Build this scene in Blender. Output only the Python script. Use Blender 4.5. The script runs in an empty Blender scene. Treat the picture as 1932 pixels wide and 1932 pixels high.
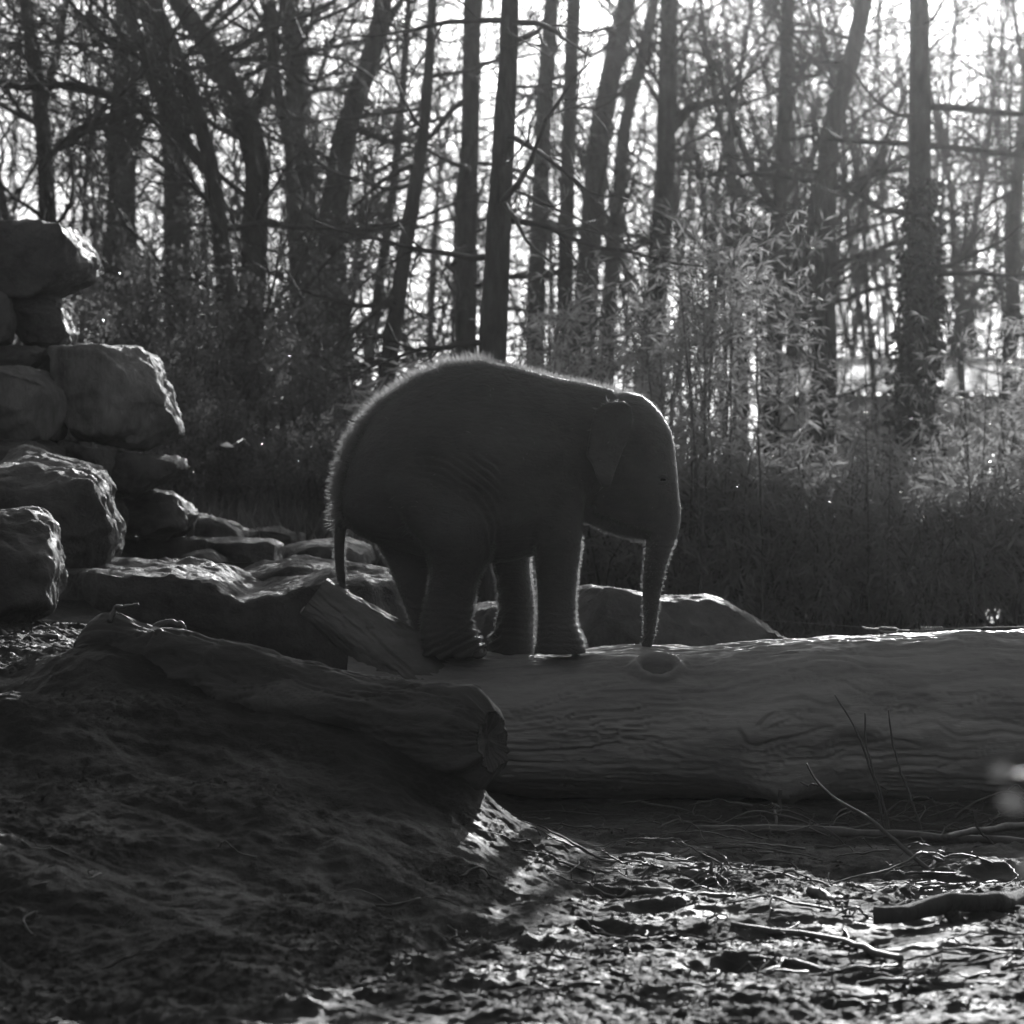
import bpy, bmesh, math
import numpy as np
from mathutils import Vector

# ------------------------------------------------------------------ camera, sky, sun, exposure
SC = bpy.context.scene
COL = SC.collection
F, HX, HY, CAMZ = 7290.0, 966.0, 850.0, 1.81      # focal length and horizon in units of a 1932 px frame

cam_d = bpy.data.cameras.new('camera')
cam = bpy.data.objects.new('camera', cam_d); COL.objects.link(cam)
cam.location = (0, 0, CAMZ); cam.rotation_euler = (math.pi / 2, 0, 0)
cam_d.sensor_width = 36; cam_d.lens = 36 * F / 1932
cam_d.shift_y = -(966 - HY) / 1932
cam_d.clip_start = 0.1; cam_d.clip_end = 3000
cam_d.dof.use_dof = True; cam_d.dof.focus_distance = 18.6; cam_d.dof.aperture_fstop = 4.3
SC.camera = cam

SUN_EL, SUN_AZ = math.radians(14.6), math.radians(10.5)   # behind the elephant, to the right
w = bpy.data.worlds.new('World'); SC.world = w; w.use_nodes = True
nt = w.node_tree; nt.nodes.clear()
sky = nt.nodes.new('ShaderNodeTexSky'); sky.sky_type = 'NISHITA'; sky.sun_disc = False
sky.sun_elevation = SUN_EL; sky.sun_rotation = SUN_AZ
sky.air_density = 1.0; sky.dust_density = 3.0
bw = nt.nodes.new('ShaderNodeRGBToBW')               # the photograph is black and white
bgn = nt.nodes.new('ShaderNodeBackground'); bgn.inputs[1].default_value = 0.07
wo = nt.nodes.new('ShaderNodeOutputWorld')
nt.links.new(sky.outputs[0], bw.inputs[0]); nt.links.new(bw.outputs[0], bgn.inputs[0])
nt.links.new(bgn.outputs[0], wo.inputs[0])

sd = bpy.data.lights.new('sun', 'SUN'); sd.energy = 5.0; sd.angle = math.radians(0.5)
sun = bpy.data.objects.new('sun', sd); COL.objects.link(sun)
S = Vector((math.sin(SUN_AZ) * math.cos(SUN_EL), math.cos(SUN_AZ) * math.cos(SUN_EL), math.sin(SUN_EL)))
sun.rotation_euler = S.to_track_quat('Z', 'Y').to_euler(); sun.location = (20, 60, 30)

SC.view_settings.view_transform = 'Standard'; SC.view_settings.look = 'None'
SC.view_settings.exposure = 0.75; SC.view_settings.gamma = 1.0
SC.render.engine = 'CYCLES'
cy = SC.cycles
cy.max_bounces = 5; cy.diffuse_bounces = 2; cy.glossy_bounces = 2; cy.transmission_bounces = 3
cy.volume_bounces = 0; cy.transparent_max_bounces = 4; cy.use_denoising = True
cy.caustics_reflective = False; cy.caustics_refractive = False

# ------------------------------------------------------------------ helpers
rng = np.random.default_rng(11)

def at(px, py, Y):
    return np.array([(px - HX) / F * Y, Y, CAMZ - (py - HY) / F * Y])

PERM = np.random.default_rng(5).permutation(256); PERM = np.concatenate([PERM, PERM, PERM])
GR = np.random.default_rng(6).normal(size=(256, 3)); GR /= np.linalg.norm(GR, axis=1)[:, None]
def pn(x, y, z=0.0):
    x, y, z = np.broadcast_arrays(np.asarray(x, float), np.asarray(y, float), np.asarray(z, float))
    xi, yi, zi = np.floor(x).astype(int), np.floor(y).astype(int), np.floor(z).astype(int)
    xf, yf, zf = x - xi, y - yi, z - zi
    u, v, q = [t * t * t * (t * (t * 6 - 15) + 10) for t in (xf, yf, zf)]
    r = 0
    for a in (0, 1):
        pa = PERM[(xi + a) & 255]; wa = u if a else 1 - u
        for b in (0, 1):
            pb = PERM[pa + ((yi + b) & 255)]; wb = v if b else 1 - v
            for c in (0, 1):
                g = GR[PERM[pb + ((zi + c) & 255)]]; wc = q if c else 1 - q
                r = r + wa * wb * wc * (g[..., 0] * (xf - a) + g[..., 1] * (yf - b) + g[..., 2] * (zf - c))
    return r * 1.7
def fbm(x, y, z=0.0, o=4, g=0.5):
    s = 0; a = 1.0
    for i in range(o):
        s = s + a * pn(x * 2 ** i + 17.3 * i, y * 2 ** i + 5.1 * i, z * 2 ** i + 9.7 * i); a *= g
    return s
def sstep(a, b, x):
    t = np.clip((x - a) / (b - a), 0, 1); return t * t * (3 - 2 * t)
def norm(v):
    return v / np.maximum(np.linalg.norm(v, axis=-1, keepdims=True), 1e-9)

def mesh(name, V, Fc, mat, smooth=True):
    """V (n,3); Fc (m,3) or (m,4) or a list of such arrays"""
    me = bpy.data.meshes.new(name)
    Fl = Fc if isinstance(Fc, list) else [Fc]
    V = np.asarray(V, np.float32).reshape(-1, 3)
    me.vertices.add(len(V)); me.vertices.foreach_set('co', V.ravel())
    loops = np.concatenate([np.asarray(f, np.int32).ravel() for f in Fl])
    sizes = np.concatenate([np.full(len(f), np.asarray(f).shape[1], np.int32) for f in Fl])
    starts = np.concatenate([[0], np.cumsum(sizes)[:-1]]).astype(np.int32)
    me.loops.add(len(loops)); me.loops.foreach_set('vertex_index', loops)
    me.polygons.add(len(sizes)); me.polygons.foreach_set('loop_start', starts)
    me.polygons.foreach_set('loop_total', sizes)
    me.polygons.foreach_set('use_smooth', np.full(len(sizes), smooth, bool))
    me.update(calc_edges=True)
    if mat: me.materials.append(mat)
    return me
def obj(name, me, parent=None):
    o = bpy.data.objects.new(name, me); COL.objects.link(o)
    if parent: o.parent = parent
    return o
def tag(o, label, cat, group=None, kind=None):
    if label: o['label'] = label
    if cat: o['category'] = cat
    if group: o['group'] = group
    if kind: o['kind'] = kind
    return o
def empty(name, loc, label, cat, group=None):
    o = bpy.data.objects.new(name, None); COL.objects.link(o); o.location = loc
    o.empty_display_size = 0.1
    return tag(o, label, cat, group)
def copy_tree(o, parent=None):
    c = o.copy(); COL.objects.link(c); c.parent = parent
    for ch in o.children: copy_tree(ch, c)
    return c

def tubes(P, R, n, cap=False):
    """P (B,K,3), R (B,K) -> verts, quads (and cap fans when cap)"""
    P = np.asarray(P, float); R = np.asarray(R, float)
    B, K, _ = P.shape
    T = norm(np.gradient(P, axis=1))
    m = norm(T.mean(1))
    ref = np.where(np.abs(m[:, 2:3]) > 0.8, np.array([[1., 0, 0]]), np.array([[0, 0, 1.]]))[:, None, :]
    U = norm(np.cross(T, np.broadcast_to(ref, T.shape))); W = np.cross(T, U)
    a = np.arange(n) / n * 2 * np.pi
    V = P[:, :, None] + R[:, :, None, None] * (np.cos(a)[None, None, :, None] * U[:, :, None] + np.sin(a)[None, None, :, None] * W[:, :, None])
    b, k, j = np.meshgrid(np.arange(B), np.arange(K - 1), np.arange(n), indexing='ij')
    i0 = (b * K + k) * n; j2 = (j + 1) % n
    Q = np.stack([i0 + j, i0 + j2, i0 + n + j2, i0 + n + j], -1).reshape(-1, 4)
    V = V.reshape(-1, 3)
    if not cap: return V, Q
    C = np.concatenate([P[:, 0], P[:, -1]]); c0 = len(V) + np.arange(B); c1 = c0 + B
    jj = np.arange(n); tr = []
    for bi in range(B):
        s = bi * K * n; e = s + (K - 1) * n
        tr.append(np.stack([np.full(n, c0[bi]), s + (jj + 1) % n, s + jj], -1))
        tr.append(np.stack([np.full(n, c1[bi]), e + jj, e + (jj + 1) % n], -1))
    return np.concatenate([V, C]), [Q, np.concatenate(tr)]

def resample(P, n):
    P = np.asarray(P, float)
    d = np.concatenate([[0], np.cumsum(np.linalg.norm(np.diff(P[:, :3], axis=0), axis=1))])
    t = np.linspace(0, d[-1], n)
    out = np.stack([np.interp(t, d, P[:, i]) for i in range(P.shape[1])], 1)
    for _ in range(max(1, n // 12)):                   # soften the corners
        out[1:-1] = 0.25 * out[:-2] + 0.5 * out[1:-1] + 0.25 * out[2:]
    return out

def leaves(P, D, N, L, Wd):
    """folded two-triangle leaves. P base (n,3), D direction, N roughly the face normal, L, Wd (n,)"""
    D = norm(D); Sx = norm(np.cross(D, N)); Nn = np.cross(Sx, D)
    L = np.asarray(L)[:, None]; Wd = np.asarray(Wd)[:, None]
    mid = P + D * L * 0.45 + Nn * Wd * 0.18
    V = np.stack([P, mid + Sx * Wd / 2, P + D * L - Nn * L * 0.10, mid - Sx * Wd / 2], 1).reshape(-1, 3)
    i = np.arange(len(P))[:, None] * 4
    Fc = np.concatenate([i + np.array([[0, 1, 2]]), i + np.array([[0, 2, 3]])])
    return V, Fc

# ------------------------------------------------------------------ materials
def newmat(name):
    m = bpy.data.materials.new(name); m.use_nodes = True
    n = m.node_tree; n.nodes.clear()
    out = n.nodes.new('ShaderNodeOutputMaterial'); b = n.nodes.new('ShaderNodeBsdfPrincipled')
    n.links.new(b.outputs[0], out.inputs[0])
    return m, n, b, out
def noise(n, scale, detail=6, rough=0.6, vec=None, dist=0.0):
    t = n.nodes.new('ShaderNodeTexNoise'); t.inputs['Scale'].default_value = scale
    t.inputs['Detail'].default_value = detail; t.inputs['Roughness'].default_value = rough
    t.inputs['Distortion'].default_value = dist
    if vec is not None: n.links.new(vec, t.inputs['Vector'])
    return t.outputs['Fac']
def ramp(n, src, pts):
    r = n.nodes.new('ShaderNodeValToRGB'); e = r.color_ramp.elements
    while len(e) < len(pts): e.new(0.5)
    for k, (p, v) in enumerate(pts): e[k].position = p; e[k].color = (v, v, v, 1)
    n.links.new(src, r.inputs[0]); return r.outputs[0]
def coords(n, scale=(1, 1, 1), kind='Object'):
    tc = n.nodes.new('ShaderNodeTexCoord'); mp = n.nodes.new('ShaderNodeMapping')
    mp.inputs['Scale'].default_value = scale; n.links.new(tc.outputs[kind], mp.inputs[0]); return mp.outputs[0]
def bump(n, b, h, strength, dist, prev=None):
    bn = n.nodes.new('ShaderNodeBump'); bn.inputs['Strength'].default_value = strength
    bn.inputs['Distance'].default_value = dist; n.links.new(h, bn.inputs['Height'])
    if prev is not None: n.links.new(prev, bn.inputs['Normal'])
    n.links.new(bn.outputs[0], b.inputs['Normal']); return bn.outputs[0]

def surface(name, lo, hi, scale, rough=0.8, bscale=60, bstr=0.5, bdist=0.01, stretch=(1, 1, 1), spec=0.5, rlo=None, fine=0):
    m, n, b, out = newmat(name)
    v = coords(n, stretch)
    c = ramp(n, noise(n, scale, 8, 0.65, v), [(0.3, lo), (0.7, hi)])
    n.links.new(c, b.inputs['Base Color'])
    b.inputs['Specular IOR Level'].default_value = spec
    if rlo is not None:
        n.links.new(ramp(n, noise(n, scale * 2.3, 4, 0.6, v), [(0.35, rlo), (0.65, rough)]), b.inputs['Roughness'])
    else: b.inputs['Roughness'].default_value = rough
    p = bump(n, b, noise(n, bscale, 8, 0.7, v), bstr, bdist)
    if fine: bump(n, b, noise(n, fine, 3, 0.6), 0.6, 0.004, p)
    return m

def leafmat(name, base, rough=0.3, trans=0.35, tcol=None, spec=0.5):
    m, n, b, out = newmat(name)
    oi = n.nodes.new('ShaderNodeNewGeometry')
    c = ramp(n, oi.outputs['Random Per Island'], [(0.0, base * 0.6), (1.0, base * 1.5)])
    n.links.new(c, b.inputs['Base Color']); b.inputs['Roughness'].default_value = rough
    b.inputs['Specular IOR Level'].default_value = spec
    tr = n.nodes.new('ShaderNodeBsdfTranslucent'); t = tcol or base * 1.5
    tr.inputs[0].default_value = (t, t, t, 1)
    mx = n.nodes.new('ShaderNodeMixShader'); mx.inputs[0].default_value = trans
    n.links.new(b.outputs[0], mx.inputs[1]); n.links.new(tr.outputs[0], mx.inputs[2])
    n.links.new(mx.outputs[0], out.inputs[0]); return m

M = {}
M['bark'] = surface('bark', 0.05, 0.14, 8, 0.9, 26, 1.0, 0.05, (1, 1, 0.25))
M['twig'] = surface('twig_bark', 0.05, 0.09, 8, 0.7, 40, 0.3, 0.01)
M['rock'] = surface('rock', 0.04, 0.20, 2.6, 0.8, 12, 1.0, 0.07, rlo=0.45, fine=90, spec=.45)
M['rock_pale'] = surface('pale_rock', 0.06, 0.34, 5, 0.7, 12, 1.0, 0.06, stretch=(1, 1, .35), rlo=0.6, fine=90)
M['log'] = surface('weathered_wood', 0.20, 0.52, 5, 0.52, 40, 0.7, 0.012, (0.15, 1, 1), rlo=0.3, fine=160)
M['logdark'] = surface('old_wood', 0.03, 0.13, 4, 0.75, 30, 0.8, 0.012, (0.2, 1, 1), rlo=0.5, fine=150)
M['stub'] = surface('shade_toned_weathered_wood', 0.11, 0.28, 5, 0.7, 40, 0.7, 0.012, (0.3, 1, 1), rlo=0.45, fine=160)  # stub wood toned darker than the log: elephant's shadow put into the colour
M['stick'] = surface('dead_stick', 0.06, 0.16, 12, 0.55, 50, 0.5, 0.006)
M['leaf_bamboo'] = leafmat('bamboo_leaf', 0.13, 0.2, 0.45, 0.55)
M['leaf_shoot'] = leafmat('shoot_leaf', 0.08, 0.4, 0.35, 0.10)
M['leaf_hedge'] = leafmat('dwarf_bamboo_leaf', 0.22, 0.2, 0.4, 0.5)
M['leaf_dark'] = leafmat('evergreen_leaf', 0.07, 0.14, 0.3, 0.4)
M['leaf_pale'] = leafmat('pale_leaf', 0.5, 0.4, 0.5, 0.6)
M['ivy'] = leafmat('ivy_leaf', 0.05, 0.3, 0.2, 0.08)
M['culm'] = surface('bamboo_culm', 0.08, 0.13, 10, 0.4, 30, 0.2, 0.004)
M['grass'] = leafmat('dry_grass', 0.13, 0.5, 0.4, 0.18)

def ground_mat():
    m, n, b, out = newmat('wet_sand'); v = coords(n)
    base = ramp(n, noise(n, 1.1, 8, 0.65, v), [(0.32, 0.03), (0.68, 0.085)])
    n.links.new(base, b.inputs['Base Color'])
    n.links.new(ramp(n, noise(n, 2.3, 5, 0.6, v), [(0.35, 0.5), (0.65, 0.85)]), b.inputs['Roughness'])
    b.inputs['Specular IOR Level'].default_value = 0.25
    p = bump(n, b, noise(n, 22, 10, 0.75, v), 1.0, 0.045)
    bump(n, b, noise(n, 110, 5, 0.7, v), 1.0, 0.014, p)
    return m
M['ground'] = ground_mat()

def skin_mat():
    m, n, b, out = newmat('elephant_skin'); v = coords(n)
    c = ramp(n, noise(n, 3.0, 6, 0.6, v), [(0.3, 0.045), (0.7, 0.10)])
    n.links.new(c, b.inputs['Base Color']); b.inputs['Roughness'].default_value = 0.5
    vo = n.nodes.new('ShaderNodeTexVoronoi'); vo.feature = 'DISTANCE_TO_EDGE'; vo.inputs['Scale'].default_value = 60
    n.links.new(v, vo.inputs['Vector'])
    p = bump(n, b, vo.outputs['Distance'], 0.25, 0.004)
    v2 = coords(n, (0.7, 1, 1.6))
    p = bump(n, b, noise(n, 22, 6, 0.65, v2, 1.6), 0.8, 0.02, p)
    bump(n, b, noise(n, 160, 4, 0.6, v), 0.35, 0.003, p)
    return m
M['skin'] = skin_mat()
def plain(name, v, rough=0.5, spec=0.5, metal=0.0):
    m, n, b, out = newmat(name)
    c = ramp(n, noise(n, 14, 4, 0.6), [(0.3, v * 0.8), (0.7, min(1, v * 1.2))]); n.links.new(c, b.inputs['Base Color'])
    b.inputs['Roughness'].default_value = rough; b.inputs['Specular IOR Level'].default_value = spec
    b.inputs['Metallic'].default_value = metal; return m
M['hair'] = leafmat('elephant_hair', 0.06, 0.3, 0.5, 0.42)
M['nail'] = plain('toenail', 0.16, 0.4)
M['eye'] = plain('eye', 0.01, 0.08)
M['metal'] = plain('galvanised_steel', 0.3, 0.6, 0.3, 0.3)
M['dark'] = plain('dark_plastic', 0.04, 0.4)
M['white'] = plain('porcelain', 0.7, 0.2)
M['wallpaint'] = plain('pale_wall_paint', 0.8, 0.8)
M['wallgrey'] = plain('grey_wall_panel', 0.75, 0.8)
M['roof'] = plain('roof_coping', 0.75, 0.5)
def water_mat():
    m, n, b, out = newmat('pond_water'); v = coords(n, (1, 2.5, 1))
    b.inputs['Base Color'].default_value = (0.03, 0.03, 0.03, 1); b.inputs['Roughness'].default_value = 0.08
    b.inputs['IOR'].default_value = 1.33
    bump(n, b, noise(n, 9, 4, 0.5, v), 0.25, 0.02); return m
M['water'] = water_mat()

# ------------------------------------------------------------------ ground
GX = np.array([-60, -8, -3, -2.3, -1.8, -1.1, -.6, -.25, .05, .4, 1.5, 8, 60.])
GY = np.array([-30, 5, 11, 13, 14.5, 16, 16.8, 17.3, 18, 19, 20, 20.8, 22, 25, 30, 60, 400.])
GZ = np.array([
 [0.0] * 13,
 [0.0] * 13,
 [.03, .03, .03, .02, 0, 0, 0, 0, 0, 0, 0, 0, 0],
 [.14, .14, .14, .12, .08, .04, .01, 0, 0, 0, 0, 0, 0],
 [.34, .34, .34, .31, .26, .16, .08, .03, 0, 0, 0, 0, 0],
 [.60, .60, .60, .58, .54, .44, .34, .24, .10, 0, 0, 0, 0],
 [.74, .74, .74, .74, .80, .68, .54, .37, .13, 0, 0, 0, 0],
 [.80, .80, .80, .80, .96, .70, .50, .30, .08, 0, 0, 0, 0],
 [.88, .88, .88, .85, .75, .48, .30, .15, .02, 0, 0, 0, 0],
 [.90, .90, .90, .88, .75, .42, .20, .08, 0, 0, 0, 0, 0],
 [.92, .92, .92, .90, .78, .46, .22, .08, 0, 0, 0, 0, 0],
 [.95, .95, .95, .95, .88, .62, .4, .26, .18, .15, .15, .15, .15],
 [.97, .97, .97, .97, .93, .78, .62, .5, .44, .42, .42, .42, .42],
 [.95, .95, .95, .93, .9, .85, .72, .6, .5, .45, .43, .42, .42],
 [1., 1., 1., 1., .95, .9, .8, .7, .58, .5, .45, .45, .45],
 [1.1, 1.1, 1., 1., .95, .9, .85, .8, .75, .7, .65, .6, .6],
 [1.3] * 13])
def smooth_interp(x, nodes):
    i = np.clip(np.searchsorted(nodes, x, side='right') - 1, 0, len(nodes) - 2)
    t = np.clip((x - nodes[i]) / (nodes[i + 1] - nodes[i]), 0, 1)
    return i, t * 0.5 + 0.5 * t * t * (3 - 2 * t)
def base_h(X, Y):
    i, u = smooth_interp(X, GX); j, v = smooth_interp(Y, GY)
    return (GZ[j, i] * (1 - u) * (1 - v) + GZ[j, i + 1] * u * (1 - v) + GZ[j + 1, i] * (1 - u) * v + GZ[j + 1, i + 1] * u * v)
_pg = np.random.default_rng(31)
PRINTS = np.stack([_pg.uniform(-2.2, 2.2, 46), _pg.uniform(12.3, 17.8, 46), _pg.uniform(.09, .17, 46), _pg.uniform(.015, .04, 46)], 1)
def ground_h(X, Y, micro=True):
    X = np.asarray(X, float); Y = np.asarray(Y, float)
    z = base_h(X, Y)
    near = sstep(9, 11.5, Y) * (1 - sstep(24, 30, Y))
    z = z + 0.05 * near * fbm(X * 0.9, Y * 0.8, 1.3, 3)
    bank = 1 - sstep(-.5, .3, X)
    z = z + 0.07 * near * bank * (1 - sstep(16.9, 17.6, Y)) * fbm((X * .64 - Y * .77) * .5, (X * .77 + Y * .64) * 1.5, 6.1, 2)
    if not micro: return z
    # trampled furrows and clods
    z = z + 0.030 * near * (0.5 - np.abs(fbm(X * 1.6 + 3, Y * 2.6, 7.7, 3)))
    m = sstep(-0.1, 0.3, fbm(X * 1.1 + 9, Y * 1.3 + 2, 3.1, 3) + 0.12 * sstep(-1, 0.5, X) + .3 * (1 - sstep(13.2, 14.6, Y + .35 * X)))
    cl = np.abs(fbm(X * 17, Y * 17, 2.2, 3))
    c2 = np.maximum(0, fbm(X * 34 + 4, Y * 34, 5.0, 1))
    z = z + near * ((m + .35 * bank) * (0.014 * cl + 0.006 * c2) + 0.008 * fbm(X * 16, Y * 16, 8.8, 3) + bank * .012 * fbm(X * 6, Y * 6, 1.8, 3) + 0.014 * (0.4 - np.abs(fbm(X * 4 + 8, Y * 6, 4.4, 3))))
    for fx, fy, fr, fd in PRINTS:
        q = ((X - fx) / fr) ** 2 + ((Y - fy) / (fr * 1.15)) ** 2
        fd = fd * (.35 if fx < -.3 else .8); z = z - fd * np.exp(-q ** 2) + .4 * fd * np.exp(-((np.sqrt(q) - 1.25) / .25) ** 2)
    return z
def gp(px, py):
    Y = 16.0
    for _ in range(40):
        X = (px - HX) / F * Y
        Y = 0.5 * Y + 0.5 * np.clip((CAMZ - float(ground_h(X, Y, False))) * F / (py - HY), 9, 60)
    return np.array([(px - HX) / F * Y, Y, float(ground_h(X, Y))])

def axis(coarse_lo, lo, hi, coarse_hi, d, n):
    a = np.arange(lo, hi, d)
    l = lo - np.geomspace(d, lo - coarse_lo, n)[::-1]; h = hi + np.geomspace(d, coarse_hi - hi, n)
    return np.concatenate([l, a, [hi], h])
gx = axis(-45, -2.75, 2.75, 45, 0.0135, 42); gy = axis(-25, 11.6, 20.2, 250, 0.0155, 55)
XX, YY = np.meshgrid(gx, gy)
ZZ = ground_h(XX, YY)
nx, ny = len(gx), len(gy)
ii = (np.arange(ny - 1)[:, None] * nx + np.arange(nx - 1)[None]).reshape(-1, 1)
g = obj('ground', mesh('ground', np.stack([XX, YY, ZZ], -1), ii + np.array([[0, 1, nx + 1, nx]]), M['ground']))
tag(g, 'dark trampled wet sand and mud', 'ground', kind='structure')

# ------------------------------------------------------------------ fallen logs
def log_mesh(name, path, n_s, n_t, mat, feats, seed, end_cut=None, ridge=0.013, freq=26, bulge=0.05):
    """path rows: x, y, z, radius. feats: (s metres, arc metres, size, height, warp) knots and burls."""
    A = resample(path, n_s); C = A[:, :3]; R = A[:, 3]
    T = norm(np.gradient(C, axis=0)); up = np.array([0, 0, 1.])
    Sd = norm(np.cross(T, up)); Up = np.cross(Sd, T)
    d = np.concatenate([[0], np.cumsum(np.linalg.norm(np.diff(C, axis=0), axis=1))])
    th = np.linspace(-np.pi, np.pi, n_t, endpoint=False)    # 0 faces the camera side, the seam is at the back
    s, t = np.meshgrid(d, th, indexing='ij'); r0 = R[:, None] * np.ones_like(t)
    px_, py_ = np.cos(t), np.sin(t)                    # for seamless noise around the log
    arc = t * np.mean(R)
    r = r0 * (1 + bulge * fbm(s * 1.1 + seed, px_ * 1.2, py_ * 1.2, 3))
    warp = 0.06 * fbm(s * 1.0 + seed, px_ * 1.0 + 4, py_ * 1.0, 2) + 0.012 * fbm(s * 5 + seed, px_ * 3, py_ * 3, 2)
    for (fs, fa, size, hgt, wv) in feats:
        q = ((s - fs) / (size * 1.6)) ** 2 + ((arc - fa) / size) ** 2
        warp = warp + .38 * wv * size * np.sign(arc - fa) * np.exp(-q * 0.5) * (1 - np.exp(-q * 6))
        if hgt < 0:
            r = r + hgt * np.exp(-(q * 3.0) ** 1.5) + 0.35 * abs(hgt) * np.exp(-((np.sqrt(q) - 0.95) / 0.3) ** 2)
        else: r = r + hgt * np.exp(-q * 1.2)
    aa = arc + warp
    aa = aa + .010 * fbm(s * 5 + seed, aa * 5, 1.0, 2)
    ph = aa * freq * 1.35 + 1.1 * fbm(s * .8 + seed, aa * 6, 3.0, 2); am = sstep(-.35, .35, pn(s * 1.9 + seed, aa * 11, 5.0))
    ph2 = aa * freq * 3.1 + 1.3 * fbm(s * 1.2 + seed, aa * 9, 7.0, 2); am2 = sstep(-.2, .4, pn(s * 3.1 + seed, aa * 17, 8.0))
    groove = -np.exp(-(np.sin(ph * np.pi) / .30) ** 2) * am - .45 * np.exp(-(np.sin(ph2 * np.pi) / .35) ** 2) * am2
    r = r + ridge * groove + ridge * .3 * fbm(s * 9 + seed, aa * 30, 2.0, 3)
    r = r + .006 * fbm(s * 4 + seed, px_ * 4, py_ * 4, 3)
    if end_cut is not None: r = r * (1 - .38 * np.clip((s - d[-1] + .10) / .10, 0, 1) ** 2)      # worn, rounded end
    V = C[:, None] + r[..., None] * (np.cos(t)[..., None] * Sd[:, None] + np.sin(t)[..., None] * Up[:, None])
    if end_cut is not None:                            # broken right end, uneven around the log
        e = end_cut(th); k = np.clip((d - d[-1] + 0.7) / .7, 0, 1)[:, None] * e[None]
        V = V + T[:, None] * k[..., None]
    V = V.reshape(-1, 3)
    a, b = np.meshgrid(np.arange(n_s - 1), np.arange(n_t), indexing='ij'); b2 = (b + 1) % n_t
    Q = np.stack([a * n_t + b, a * n_t + b2, (a + 1) * n_t + b2, (a + 1) * n_t + b], -1).reshape(-1, 4)[:, ::-1]
    # end faces: rings shrinking inwards, roughly sawn or splintered
    tris = []; extra = []; base = len(V)
    for end, sg in ((0, -1), (n_s - 1, 1)):
        ring = V[end * n_t:(end + 1) * n_t]; cen = ring.mean(0); prev = end * n_t + np.arange(n_t)
        for f in (0.85, 0.55, 0.25):
            pts = cen + (ring - cen) * f; pts = pts - T[end] * ((pts - cen) @ T[end])[:, None] * (1 - f) + T[end] * sg * (-0.035 * (1 - f) + 0.02 * pn(ring[:, 1] * 9, ring[:, 2] * 9, f * 5))[:, None]
            st = base + sum(len(x) for x in extra); extra.append(pts)
            cur = st + np.arange(n_t); j2 = (np.arange(n_t) + 1) % n_t
            q = np.stack([prev, prev[j2], cur[j2], cur], -1); tris.append(q if sg > 0 else q[:, ::-1]); prev = cur
        st = base + sum(len(x) for x in extra); extra.append(cen[None] - T[end] * sg * 0.03)
        q = np.stack([prev, prev[(np.arange(n_t) + 1) % n_t], np.full(n_t, st)], -1)
        tris.append(q if sg > 0 else q[:, ::-1])
    V = np.concatenate([V] + extra)
    quads = [q for q in tris if q.shape[1] == 4]; tr = [q for q in tris if q.shape[1] == 3]
    return mesh(name, V, [np.concatenate([Q] + quads), np.concatenate(tr)], mat)

u20 = 20 / F
def lp(px, top, bot, Y): 
    a, b = at(px, top, Y), at(px, bot, Y); return [a[0], Y, (a[2] + b[2]) / 2, (a[2] - b[2]) / 2]
big_path = [lp(655, 1225, 1500, 20.05), lp(760, 1230, 1502, 20.05), lp(860, 1233, 1503, 20.03), lp(1000, 1236, 1503, 20), lp(1180, 1216, 1504, 20),
            lp(1320, 1224, 1506, 20), lp(1480, 1211, 1510, 20), lp(1700, 1194, 1512, 20), lp(1860, 1187, 1516, 20), lp(2050, 1186, 1518, 20), lp(2350, 1190, 1516, 20)]
big_log = empty('fallen_log', (0.8, 20, 0), 'huge pale fallen log with wrinkled grain that the elephant stands on', 'log')
RM = 0.40
def feat(px, ang, size, h, wv):                        # ang: angle round the log, 0 faces the camera side, pi/2 is the top
    return ((px - 655) * u20, ang * RM, size, h, wv)
feats = [feat(1235, .27 * math.pi, .07, -.15, 1.6), feat(1470, -.25 * math.pi, .13, .11, -1.6), feat(1470, -.36 * math.pi, .05, .05, -1), feat(1120, .2 * math.pi, .09, .015, .8), feat(1060, .05 * math.pi, .10, .014, -.7),
         feat(1830, .36 * math.pi, .13, .03, .9), feat(1690, .06 * math.pi, .15, -.03, .9), feat(1560, .22 * math.pi, .22, .035, .6), feat(1380, 0, .28, .03, -.6), feat(1900, .1 * math.pi, .15, .03, .7), feat(1600, -.1 * math.pi, .12, -.02, -.8)]
log_w = obj('trunk', log_mesh('log_trunk', big_path, 640, 270, M['log'], feats, 3.0, ridge=0.021, freq=17), big_log)
log_w.location = -big_log.location
stub_path = []
for px, py, r in ((592, 1124, 42), (640, 1160, 47), (700, 1206, 58), (770, 1266, 74), (850, 1330, 70), (930, 1370, 40)):
    p = at(px, py, 19.98); stub_path.append([p[0], p[1], p[2], r * u20])
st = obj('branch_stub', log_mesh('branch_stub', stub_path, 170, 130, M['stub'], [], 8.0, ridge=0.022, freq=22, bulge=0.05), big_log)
st.location = -big_log.location; st['label'] = 'sawn off limb rising from the thin end'

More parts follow.
